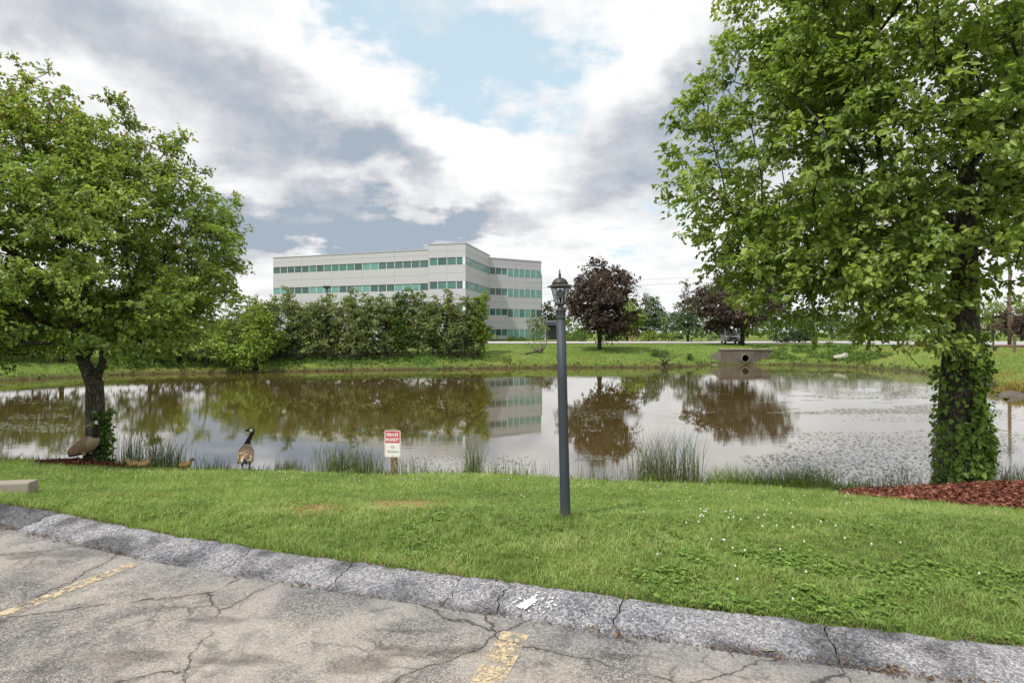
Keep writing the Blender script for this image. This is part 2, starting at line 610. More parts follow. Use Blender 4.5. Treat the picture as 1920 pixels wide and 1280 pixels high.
def water_mat():
    m, t = material('pond_water')
    co = t.n('ShaderNodeTexCoord').outputs['Object']
    mp = t.n('ShaderNodeMapping', ins={'Vector': co, 'Scale': (0.55, 1.5, 1)}).outputs[0]
    n = t.noise(mp, 3.2, 4, 0.55)
    n2 = t.noise(mp, 14.0, 3, 0.5)
    zone = t.noise(co, 0.13, 4, 0.6)
    wx_ = t.n('ShaderNodeSeparateXYZ', ins={0: co}).outputs[0]
    amp = t.m('MAXIMUM', t.rng(zone, 0.42, 0.62, 0.10, 1.0), t.m('MULTIPLY', t.m('MAXIMUM', t.rng(wx_, 4.0, 13.0), t.rng(wx_, -8.0, -14.0)), t.rng(zone, 0.25, 0.5, 0.25, 0.9)))
    h = t.m('MULTIPLY', t.m('ADD', n, t.m('MULTIPLY', n2, 0.25)), amp)
    bp = t.n('ShaderNodeBump', ins={'Strength': 0.10, 'Distance': 0.016, 'Height': h})
    mud = t.mix(t.noise(co, 0.35, 5, 0.6), (0.080, 0.056, 0.015), (0.105, 0.075, 0.022))
    d = t.n('ShaderNodeBsdfDiffuse', ins={'Color': mud})
    g = t.n('ShaderNodeBsdfGlossy', ins={'Color': (0.95, 0.95, 0.95), 'Roughness': 0.015})
    t.put(g.inputs['Normal'], bp.outputs[0])
    fr = t.n('ShaderNodeFresnel', ins={'IOR': 1.33})
    t.put(fr.inputs['Normal'], bp.outputs[0])
    fac = t.m('ADD', t.m('MULTIPLY', fr.outputs[0], 0.54), 0.42, clamp=True)
    mx = t.n('ShaderNodeMixShader', ins={0: fac, 1: d.outputs[0], 2: g.outputs[0]})
    t.n('ShaderNodeOutputMaterial', ins={'Surface': mx.outputs[0]})
    return m


M['water'] = water_mat()

# ================================================================== the lie of the land
WATER = -1.35
POND = np.array([(-60, 26), (-40, 20.5), (-25, 16.6), (-10.5, 12.5), (-5, 11.7), (0, 11.1), (5.3, 10.5), (8.5, 10.1), (14, 9.6),
                 (24, 10), (32, 13), (33, 18), (30, 22), (25.8, 25.3), (24.2, 28), (25.5, 31), (28.6, 36.4), (31, 45),
                 (28.8, 51.0), (26, 53), (18.5, 53), (16.5, 50.5), (12.6, 48.8), (6, 48.6), (1.8, 48.2), (-8.6, 46.1), (-18, 43.7),
                 (-27.6, 40.9), (-33, 34.5), (-45, 33), (-60, 34)], float)
TOE = np.array([(-30, 11.5), (-9, 6.4), (-6.5, 5.6), (-5.2, 5.25), (-4.35, 4.95), (-2.81, 4.30), (-1.28, 3.80), (0.127, 3.38), (1.25, 3.04),
                (2.0, 2.84), (3.5, 2.45), (6, 1.85), (9, 1.2), (30, -3.0)], float)
KN = np.array([0.29, 0.957])        # from the lot towards the lawn


def toe_y(x):
    return np.interp(x, TOE[:, 0], TOE[:, 1])


def pond_sd(x, y):
    """distance to the shore, positive on land"""
    x = np.asarray(x, float)
    y = np.asarray(y, float)
    sh = x.shape
    x, y = x.ravel(), y.ravel()
    x = x + 0.25 * (vn2(x, y, 0.5, 3.1) - 0.5) * 2
    y = y + 0.35 * (vn2(x, y, 0.45, 9.1) - 0.5) * 2
    best = np.full(x.shape, 1e9)
    ins = np.zeros(x.shape, bool)
    n = len(POND)
    for i in range(n):
        ax, ay = POND[i]
        bx, by = POND[(i + 1) % n]
        dx, dy = bx - ax, by - ay
        tt = np.clip(((x - ax) * dx + (y - ay) * dy) / (dx * dx + dy * dy), 0, 1)
        best = np.minimum(best, np.hypot(x - ax - tt * dx, y - ay - tt * dy))
        cr = (ay > y) != (by > y)
        with np.errstate(divide='ignore', invalid='ignore'):
            xi = ax + (y - ay) / (by - ay if by != ay else 1e-9) * dx
        ins ^= cr & (x < xi)
    return np.where(ins, -best, best).reshape(sh)


def height(x, y, lot=True):
    x = np.asarray(x, float)
    y = np.asarray(y, float)
    s = pond_sd(x, y)
    near = np.interp(s, [-6, -1.5, 0, 0.5, 1.0, 3.0, 6.0, 8.0, 400], [-3.0, -1.9, -1.36, -1.05, -0.90, -0.50, 0.07, 0.10, 0.10])
    far = np.interp(s, [-6, -1.5, 0, 0.25, 0.5, 1.5, 4, 8, 20, 30, 50, 200, 900],
                    [-3.0, -1.9, -1.37, -1.18, -1.0, -0.85, -0.48, 0.0, 0.30, 0.42, 0.66, 0.85, 1.2])
    tilt = 0.0118 * np.clip(x, 0, 75) * np.clip(s / 6, 0, 1)
    wgt = np.clip((y - 15) / 9.0, 0, 1)
    wgt = wgt * wgt * (3 - 2 * wgt)
    h = near * (1 - wgt) + (far + tilt) * wgt
    h = h + 0.05 * (fbm2(x, y, 0.8, 2.0, 3) - 0.5) * np.clip(s, 0, 1)
    if lot:
        sd = (y - toe_y(x)) * 0.957
        h = np.minimum(h, np.interp(sd, [0.0, 0.27, 0.37, 0.9], [-0.12, -0.005, 0.040, 0.10]))
    return h


def hz(x, y):
    return float(height(np.array([x]), np.array([y]))[0])


def at(px, Y, dx=0.0):
    """world x of a photo column at depth Y"""
    return (px - 960) / F * Y + dx


def axis(pts):
    out = [pts[0][0]]
    for (a, step, b) in pts:
        n = max(1, int(round((b - a) / step)))
        out += list(np.linspace(a, b, n + 1)[1:])
    return np.array(out)


xs = axis([(-1500, 150, -300), (-300, 25, -60), (-60, 0.8, -14), (-14, 0.16, 12), (12, 0.7, 70), (70, 23, 300), (300, 150, 1500)])
ys = axis([(-120, 20, -20), (-20, 2, 1), (1, 0.14, 14), (14, 0.7, 24), (24, 0.35, 56), (56, 1.2, 120), (120, 20, 400), (400, 120, 2000)])
GX, GY = np.meshgrid(xs, ys)
GZ = height(GX, GY)
SD = pond_sd(GX, GY)
lawn_c = np.array([0.12, 0.17, 0.045])
farlawn = np.array([0.135, 0.205, 0.050])
mud = np.array([0.060, 0.043, 0.030])
dry = np.array([0.34, 0.27, 0.13])


def dry_patch(x, y):
    """the straw-coloured patch in the lawn, plus its fainter neighbour"""
    nn = (fbm2(x, y, 2.5, 5.5, 4) - 0.5)
    a = 1.1 - np.hypot((x + 1.05) / 0.50, (y - 5.75) / 0.50) + nn * 1.3
    b = 0.75 - np.hypot((x + 1.85) / 0.62, (y - 5.5) / 0.45) + nn * 1.3
    return np.clip(np.maximum(a * 2.6, b * 1.3), 0, 1)


def bare_spot(x, y):
    nn = (fbm2(x, y, 6, 8.5, 3) - 0.5)
    v = 0
    for (cx_, cy_, rx, ry) in [(0.80, 3.73, 0.10, 0.045), (-3.9, 6.3, 0.8, 0.07), (1.08, 3.42, 0.11, 0.06), (1.95, 3.12, 0.07, 0.05)]:
        v = np.maximum(v, np.clip((1 - np.hypot((x - cx_) / rx, (y - cy_) / ry) + nn * 0.9) * 2, 0, 1))
    return v


c = np.zeros(GX.shape + (3,))
fw = np.clip((GY - 15) / 9, 0, 1)[..., None]
c[:] = lawn_c * (1 - fw) + farlawn * fw
tone = fbm2(GX, GY, 0.09, 4.0, 3)[..., None]
c *= 0.75 + 0.5 * tone
ye = np.clip((fbm2(GX, GY, 0.16, 11.0, 4) - 0.5) * 3.0, 0, 1)[..., None] * fw
c = c * (1 - 0.5 * ye) + np.array([0.24, 0.22, 0.08]) * 0.5 * ye
mw = np.clip(1.1 - SD / (0.2 + 0.5 * fbm2(GX, GY, 0.6, 1.0, 3)), 0, 1)[..., None] * fw
c = c * (1 - mw) + mud * mw
dp = dry_patch(GX, GY)[..., None]
c = c * (1 - dp) + dry * dp
bs = bare_spot(GX, GY)[..., None]
c = c * (1 - bs) + np.array([0.36, 0.17, 0.085]) * bs
under = np.clip(-SD / 0.3 + 0.3, 0, 1)[..., None]
c = c * (1 - under) + mud * 0.8 * under
ny, nx = GX.shape
idx = np.arange(nx * ny).reshape(ny, nx)
quads = np.stack([idx[:-1, :-1], idx[:-1, 1:], idx[1:, 1:], idx[1:, :-1]], -1).reshape(-1, 4)
ground = link('ground', np_mesh('ground', np.stack([GX, GY, GZ], -1), quads, M['ground'], c.reshape(-1, 3), True))
setp(ground, kind='structure')

# pond: one water sheet, its shore where the land rises out of it
wxs = np.linspace(-62, 36, 50)
wys = np.linspace(8, 56, 25)
WX, WY = np.meshgrid(wxs, wys)
wi = np.arange(WX.size).reshape(WX.shape)
wq = np.stack([wi[:-1, :-1], wi[:-1, 1:], wi[1:, 1:], wi[1:, :-1]], -1).reshape(-1, 4)
pond = link('pond_water', np_mesh('pond_water', np.stack([WX, WY, np.full(WX.shape, WATER)], -1), wq, M['water']))
setp(pond, kind='structure')

# parking lot
lx = np.linspace(-16, 14, 301)
lu = np.concatenate([[-14, -8, -4, -2, -1.2], np.linspace(-1.05, 0.06, 42)])
LX, LU = np.meshgrid(lx, lu, indexing='ij')
LYY = toe_y(LX) + LU
LYY[:, 0] = -14
lidx = np.arange(LX.size).reshape(LX.shape)
lot_f = np.stack([lidx[:-1, :-1], lidx[1:, :-1], lidx[1:, 1:], lidx[:-1, 1:]], -1).reshape(-1, 4)
lot_v = np.stack([LX, LYY, np.zeros(LX.shape)], -1).reshape(-1, 3)
mg = np.clip(1 + LU / (0.10 + 0.55 * fbm2(LX, LYY, 0.9, 4.0, 4)), 0, 1) * np.where(LX > 0.4, 1.0, 0.75)
lot_c = (1 - mg[..., None]) + mg[..., None] * np.array([0.74, 0.80, 0.88])
for (bx_, by_, brx, bry) in [(-.6, 3.27, .30, .05), (-.42, 3.07, .32, .06), (-.78, 2.93, .20, .10), (-2.0, 3.02, .30, .07), (-2.4, 2.9, .22, .10), (-1.8, 3.40, .16, .035),
                            (-1.45, 2.98, .28, .05), (0.62, 3.02, .14, .04), (1.5, 2.62, .3, .05), (-3.6, 4.4, .5, .08), (-3.3, 3.5, .25, .05)]:
    dd_ = 1 - np.hypot((LX - bx_) / brx, (LYY - by_ - 0.25 * (LX - bx_) ** 2) / bry) + 2.2 * (fbm2(LX, LYY, 7.0, bx_, 4) - 0.5)
    lot_c = lot_c * (1 - 0.40 * np.clip(dd_ * 3.5, 0, 1))[..., None]
lot = link('parking_lot', np_mesh('parking_lot', lot_v, lot_f, M['asphalt'], lot_c.reshape(-1, 3)))
setp(lot, kind='structure')

# painted bay lines, worn and ragged
def bay_line(p, q, wd, seed):
    rr = random.Random(seed)
    p, q = Vector(p), Vector(q)
    d = (q - p).normalized()
    nrm = Vector((-d.y, d.x))
    n = 40
    vs, fs = [], []
    for i in range(n + 1):
        m_ = p.lerp(q, i / n)
        a = m_ + nrm * (wd / 2 + rr.uniform(-.008, .008))
        b = m_ - nrm * (wd / 2 + rr.uniform(-.008, .008))
        vs += [(a.x, a.y, 0.004), (b.x, b.y, 0.004)]
        if i:
            fs.append((2 * i - 2, 2 * i - 1, 2 * i + 1, 2 * i))
    o = link('parking_line', np_mesh('parking_line', vs, fs, M['line']))
    setp(o, kind='structure')


bay_line((-2.80, 4.22), (-4.6, -0.4), 0.105, 1)
bay_line((0.02, 3.25), (-1.2, -0.6), 0.16, 2)
bay_line((2.86, 2.5), (1.9, -0.8), 0.11, 3)

# ------------------------------------------------------------------ asphalt kerb (berm) in cracked lengths
kerb = empty('asphalt_kerb', (0, 3.45, 0), 'low sloping grey asphalt kerb with open cracks between the lot and the lawn', 'kerb')
PROF = [(-0.03, -0.02), (0.0, 0.003), (0.045, 0.012), (0.10, 0.023), (0.165, 0.036), (0.23, 0.047), (0.285, 0.055), (0.33, 0.058), (0.355, 0.052), (0.365, 0.01)]
joints = [-11.0, -8.2, -6.3, -4.9, -4.28, -3.36, -2.86, -2.1, -1.25, -0.43, -0.12, 0.58, 1.7, 2.9, 4.3, 6.2, 9.0]
rk = random.Random(3)
pu = np.array([p[0] for p in PROF])
pz = np.array([p[1] for p in PROF])
u = np.linspace(0, 1, 22)
pu2 = np.interp(u, np.linspace(0, 1, len(PROF)), pu)
pz2 = np.interp(u, np.linspace(0, 1, len(PROF)), pz)
for a, b in zip(joints[:-1], joints[1:]):
    n = max(8, int((b - a) / 0.028))
    gapw = 0.0015 + rk.random() * 0.0032
    gx = np.linspace(a + gapw, b - gapw, n)
    X0, U = np.meshgrid(gx, np.arange(22), indexing='ij')
    ends = np.exp(-np.minimum(X0 - gx[0], gx[-1] - X0) / 0.03)
    X1 = X0 + (fbm2(X0 * 0 + a * 3, pu2[U], 14, a, 3) - 0.5) * 0.11 * (X0 == gx[0]) + (fbm2(X0 * 0 + b * 3, pu2[U], 14, b, 3) - 0.5) * 0.11 * (X0 == gx[-1])
    wob = (fbm2(X1, X1 * 0, 2.2, 3.3, 3) - 0.5) * 0.06
    off = pu2[U] + wob * (pu2[U] > 0.05)
    XX = X1 + KN[0] * off
    YY = toe_y(X1) + KN[1] * off
    ZZ = pz2[U] + (fbm2(XX, YY, 15, 4.4, 4) - 0.5) * 0.034 * (pz2[U] > 0.01) - ends * 0.010 * (pz2[U] > 0.02)
    ZZ = ZZ - 0.008 * np.clip(fbm2(XX, YY, 3.0, 1.4, 2) - 0.55, 0, 1) * 4 * (pz2[U] > 0.02)
    ii = np.arange(X0.size).reshape(X0.shape)
    q = np.stack([ii[:-1, :-1], ii[1:, :-1], ii[1:, 1:], ii[:-1, 1:]], -1).reshape(-1, 4)
    tone = 1.0 if a > -4.5 else 0.45
    st = 0.55 * fbm2(XX, YY * 1.4, 2.0, 6.6, 4) + 0.45 * fbm2(XX, YY, 5.5, 2.6, 3)
    cc = np.where(st[..., None] > 0.56, 0.42, 1.0) * np.ones(3)
    cc = np.clip(0.80 + (0.545 - st[..., None]) * 4.5, 0.45, 1.12) * np.array([1.0, 1.0, 1.02]) * tone
    toe_d = np.clip(1 - pu2[U] / 0.05, 0, 1)[..., None]
    cc = cc * (1 - 0.2 * toe_d * np.array([0.8, 0.95, 1.1]))
    me = np_mesh('kerb_segment', np.stack([XX, YY, ZZ], -1).reshape(-1, 3) - np.array([0, 3.45, 0]), q, M['kerb'], cc.reshape(-1, 3), True)
    s_ = link('kerb_segment', me, kerb)
    if a < -4.5:
        s_['label'] = 'dark dirty length of kerb at the lot corner'
# white paint splash on the kerb
M['white_paint'] = simple('white_paint', (0.82, 0.81, 0.79), 0.7, 0, 0.05, 30)


def on_kerb(x, off):
    z = np.interp(off, pu2, pz2)
    return (x + KN[0] * off, float(toe_y(x)) + KN[1] * off - 3.45, z)


vs, fs = [], []
rk = random.Random(11)
spl = [(0.055, 0.13, 0.036), (0.085, 0.165, 0.022), (0.03, 0.10, 0.020)] + [(0.06 + rk.gauss(0, 0.05), 0.15 + rk.gauss(0, 0.045), rk.uniform(0.002, 0.008)) for _ in range(60)]
spl += [(0.19 + rk.gauss(0, 0.012), 0.16 + rk.gauss(0, 0.05), rk.uniform(0.002, 0.007)) for _ in range(22)]
for (cx_, co_, r_) in spl:
    b0 = len(vs)
    nn_ = 22 if r_ > 0.012 else 7
    vs.append(tuple(np.add(on_kerb(cx_, co_), (0, 0, 0.015))))
    for i in range(nn_):
        an = 2 * math.pi * i / nn_
        rr = r_ * rk.uniform(0.55, 1.3)
        vs.append(tuple(np.add(on_kerb(cx_ + rr * math.cos(an), min(0.29, max(0.02, co_ + rr * 1.1 * math.sin(an)))), (0, 0, 0.013))))
    fs += [(b0, b0 + 1 + i, b0 + 1 + (i + 1) % nn_) for i in range(nn_)]
po = link('paint_splash', np_mesh('paint_splash', vs, fs, M['white_paint']), kerb)
po['label'] = 'splash of white paint on the kerb'

# older stone kerb end in the grass at the lot corner
kb = empty('kerb_stone', (-5.35, 6.1, hz(-5.35, 6.1)), 'pale worn concrete kerb end lying in the grass at the corner of the lot', 'kerb stone', rz=R(10))
mb = MB()
mb.box((-0.55, 0, 0.055), (1.5, 0.17, 0.13), 0, 0.02)
ko = mb.build('stone', M['kerb_stone'], kb)
mb = MB()
mb.box((-0.62, -0.16, -0.01), (1.5, 0.12, 0.05), 0.03, 0.012)
mb.build('footing', M['concrete_dark'], kb)


# ================================================================== plants: shared machinery
def unit(a):
    return a / (np.linalg.norm(a, axis=-1, keepdims=True) + 1e-9)


def leaf_arrays(P, T, Nn, L, W, rng, detailed=True):
    """folded leaves: P bases, T tip directions, Nn rough normals"""
    n = len(P)
    B = unit(np.cross(Nn, T))
    Nn = unit(np.cross(T, B))
    L = L[:, None]
    W = W[:, None]
    fold = (0.12 + 0.22 * rng.random((n, 1))) * W
    droop = (0.05 + 0.3 * rng.random((n, 1))) * L
    l = P + T * L * 0.40 - B * W * 0.5 + Nn * fold
    r = P + T * L * 0.40 + B * W * 0.5 + Nn * fold
    t = P + T * L - Nn * droop
    if detailed:
        r1 = P + T * L * 0.20 + B * W * 0.44 + Nn * fold
        l1 = P + T * L * 0.20 - B * W * 0.44 + Nn * fold
        r2 = P + T * L * 0.60 + B * W * 0.40 + Nn * (fold - droop * 0.4)
        l2 = P + T * L * 0.60 - B * W * 0.40 + Nn * (fold - droop * 0.4)
        V = np.stack([P, r1, r2, t, l2, l1], 1).reshape(-1, 3)
        b = (np.arange(n) * 6)[:, None]
        Fq = np.concatenate([b + np.array([[0, 1, 2, 3]]), b + np.array([[0, 3, 4, 5]])])
        return V, Fq, 6
    V = np.stack([P, r, t, l], 1).reshape(-1, 3)
    b = (np.arange(n) * 4)[:, None]
    return V, b + np.array([[0, 1, 2, 3]]), 4


def sample_lobes(lobes, count, rng, shell=0.35, gap=0.36, gscale=0.9):
    vol = np.array([(l[3] * l[4] * l[5]) ** 0.75 * (l[6] if len(l) > 6 else 1) for l in lobes])
    vol /= vol.sum()
    pts, outs = [], []
    for l, v in zip(lobes, vol):
        n = int(count * v * 1.5) + 3
        d = unit(rng.normal(size=(n, 3)))
        rad = shell + (1 - shell) * rng.random(n) ** 0.5
        wob = 0.80 + 0.42 * vn3(d * 1.7 + np.array(l[:3]), 1.0, 5.0)
        p = np.array(l[:3]) + d * (rad * wob)[:, None] * np.array(l[3:6])
        keep = vn3(p, gscale, 2.2) > gap
        p, d = p[keep], d[keep]
        n2_ = int(count * v) + 1
        pts.append(p[:n2_])
        outs.append(d[:n2_])
    return np.concatenate(pts), np.concatenate(outs)


def grow(trunk, clusters, rng, seglen=0.55, r_tip=0.007, power=2.35, rmin_trunk=None, up=0.25):
    """joins every cluster to the branch system already grown, nearest the fork first"""
    cap = len(trunk) + len(clusters) * 14 + 10
    P = np.zeros((cap, 3))
    par = np.full(cap, -1)
    n = len(trunk)
    P[:n] = trunk
    par[1:n] = np.arange(n - 1)
    fork = trunk[-1]
    dist0 = np.zeros(cap)
    dist0[1:n] = np.cumsum(np.linalg.norm(np.diff(trunk, axis=0), axis=1))
    order = np.argsort(np.linalg.norm(clusters - fork, axis=1))
    lo = max(1, n - 4)
    for ci in order:
        cpt = clusters[ci]
        q = P[lo:n]
        dv = cpt - q
        d = np.linalg.norm(dv, axis=1) + 1e-6
        rise = dv[:, 2] / d
        prev = q - P[np.maximum(par[lo:n], 0)]
        pu_ = unit(prev)
        cosang = (pu_ * dv).sum(1) / d
        cost = d * (1.35 - 0.35 * cosang) * (1 + 0.35 * np.clip(-rise, 0, 1)) + 0.16 * dist0[lo:n]
        j = lo + int(np.argmin(cost))
        a = P[j]
        dd = np.linalg.norm(cpt - a)
        k_ = int(min(12, max(1, round(dd / seglen))))
        prevd = (a - P[par[j]]) if par[j] >= 0 else np.array([0, 0, 1.0])
        prevd = prevd / (np.linalg.norm(prevd) + 1e-9)
        c1 = a + (prevd * 0.6 + np.array([0, 0, up])) * dd * 0.33
        last = j
        for s in range(1, k_ + 1):
            t_ = s / k_
            b = (1 - t_) ** 2 * a + 2 * t_ * (1 - t_) * (c1 * 0.6 + (a + cpt) / 2 * 0.4) + t_ ** 2 * cpt
            if s < k_:
                b = b + rng.normal(size=3) * 0.05 * seglen
            P[n] = b
            par[n] = last
            dist0[n] = dist0[last] + np.linalg.norm(b - P[last])
            last = n
            n += 1
    P, par = P[:n], par[:n]
    nc = np.zeros(n, int)
    np.add.at(nc, par[1:], 1)
    acc = np.where(nc == 0, r_tip ** power, 0.0)
    for i in range(n - 1, 0, -1):
        acc[i] = max(acc[i], r_tip ** power)
        acc[par[i]] += acc[i]
    rad = acc ** (1 / power)
    return P, par, rad


def branch_mesh(P, par, rad, nt, trunk_r=None, sides=(9, 5), minr=0.0):
    n = len(P)
    if trunk_r is not None:
        sc = trunk_r[-1] / max(rad[nt - 1], 1e-6)
        rad = rad * np.where(rad > 0.02, 1, 1) * min(1.0, sc) if sc < 1 else rad
        rad = rad.copy()
        rad[:nt] = trunk_r
    kids = [[] for _ in range(n)]
    for i in range(1, n):
        kids[par[i]].append(i)
    mb = MB()
    stack = [(0, -1)]
    while stack:
        s, p0 = stack.pop()
        chain = ([p0] if p0 >= 0 else []) + [s]
        cur = s
        while kids[cur]:
            ks = sorted(kids[cur], key=lambda i: -rad[i])
            if cur < nt - 1 and (cur + 1) in ks:
                ks.remove(cur + 1)
                ks = [cur + 1] + ks
            for o in ks[1:]:
                stack.append((o, cur))
            cur = ks[0]
            chain.append(cur)
        if len(chain) < 2:
            continue
        rr = [rad[i] for i in chain]
        if p0 >= 0:
            rr[0] = min(rad[p0] * 0.9, rr[1] * 1.35)
        if max(rr) < minr:
            continue
        mb.tube([P[i] for i in chain], rr, sides[0] if max(rr) > 0.05 else sides[1], cap=True)
    return mb


def foliage(cl, out, rng, per, spread, L, wr, palette, centre, detailed, droop=0.35, cvar=0.25, tip=None, flat=0.55, rise=0.15):
    n = len(cl) * per
    ci = np.repeat(np.arange(len(cl)), per)
    nt = 5
    co_ = unit(cl - centre) * np.array([1, 1, 0.5])
    tdir = unit(co_[:, None, :] * 0.75 + rng.normal(size=(len(cl), nt, 3)) * np.array([0.8, 0.8, 0.45]) + np.array([0, 0, rise]))
    tlen = spread * (1.2 + 1.3 * rng.random((len(cl), nt)))
    tk = np.tile(np.arange(per) % nt, len(cl))
    tt = rng.random(n) ** 0.7
    td = tdir[ci, tk]
    sag = np.stack([np.zeros(n), np.zeros(n), -0.35 * tt ** 2 * tlen[ci, tk]], 1)
    off = td * (tt * tlen[ci, tk])[:, None] + sag
    P = cl[ci] + off + rng.normal(size=(n, 3)) * spread * 0.13
    rad_out = unit(P - centre) * np.array([1, 1, 0.35])
    T = unit(td * 0.55 + rad_out * 0.35 + rng.normal(size=(n, 3)) * 0.55 + np.array([0, 0, -droop]))
    Nn = unit(np.array([0, 0, flat]) + rad_out * 0.6 + rng.normal(size=(n, 3)) * 0.42)
    Ls = L * (0.7 + 0.6 * rng.random(n))
    V, Fq, kk = leaf_arrays(P, T, Nn, Ls, Ls * wr * (0.85 + 0.3 * rng.random(n)), rng, detailed)
    pal = np.array(palette)
    cw = rng.random(len(cl))
    mixv = np.clip(0.65 * cw[ci] + 0.35 * rng.random(n) + 0.25 * (vn3(P, 0.8, 7) - 0.5), 0, 0.999) * (len(pal) - 1)
    i0 = mixv.astype(int)
    f = (mixv - i0)[:, None]
    colr = pal[i0] * (1 - f) + pal[i0 + 1] * f
    colr = colr * (1 - cvar / 2 + cvar * rng.random((n, 1)))
    if tip is not None:
        tipc, zlo, zhi, frac = tip
        tw = (np.clip((P[:, 2] - zlo) / (zhi - zlo), 0, 1) * frac > rng.random(n))[:, None]
        colr = np.where(tw, np.array(tipc) * (0.8 + 0.4 * rng.random((n, 1))), colr)
    colr = np.repeat(colr, kk, axis=0)
    if detailed:
        a_ = np.repeat(cl, nt, axis=0)
        d_ = tdir.reshape(-1, 3)
        l_ = tlen.reshape(-1, 1)
        m_ = a_ + d_ * l_ * 0.5 + np.array([0, 0, -0.09]) * l_
        e_ = a_ + d_ * l_ + np.array([0, 0, -0.35]) * l_
        sd_ = unit(np.cross(d_, np.array([0.2, 0.1, 1.0]))) * 0.004
        up_ = unit(np.cross(sd_, d_)) * 0.004
        q = len(a_)
        TV = np.stack([a_ - sd_, a_ + sd_, m_ + sd_ * .7, m_ - sd_ * .7, e_ + sd_ * .3, e_ - sd_ * .3, a_ - up_, a_ + up_, m_ + up_ * .7, m_ - up_ * .7], 1).reshape(-1, 3)
        b_ = len(V) + (np.arange(q) * 10)[:, None]
        TF = np.concatenate([b_ + np.array([[0, 1, 2, 3]]), b_ + np.array([[3, 2, 4, 5]]), b_ + np.array([[6, 7, 8, 9]])])
        V = np.concatenate([V, TV])
        colr = np.concatenate([colr, np.tile(np.array([0.10, 0.085, 0.06]), (len(TV), 1))])
        return V, np.concatenate([Fq, TF]), colr, (P, T, Nn, Ls)
    return V, Fq, colr, (P, T, Nn, Ls)


GREEN = [(0.120, 0.185, 0.045), (0.205, 0.290, 0.062), (0.305, 0.400, 0.090), (0.435, 0.510, 0.155)]
DEEP = [(0.050, 0.090, 0.022), (0.080, 0.135, 0.030), (0.115, 0.185, 0.038), (0.165, 0.235, 0.05)]
HEDGE = [(0.130, 0.178, 0.070), (0.205, 0.255, 0.100), (0.280, 0.325, 0.135), (0.39, 0.41, 0.21)]
COPPER = [(0.036, 0.027, 0.026), (0.060, 0.043, 0.038), (0.100, 0.070, 0.056), (0.185, 0.140, 0.105)]
LIME = [(0.12, 0.185, 0.03), (0.18, 0.265, 0.04), (0.24, 0.34, 0.055), (0.30, 0.40, 0.075)]
BLUEG = [(0.045, 0.085, 0.045), (0.065, 0.115, 0.055), (0.090, 0.140, 0.060), (0.125, 0.175, 0.075)]


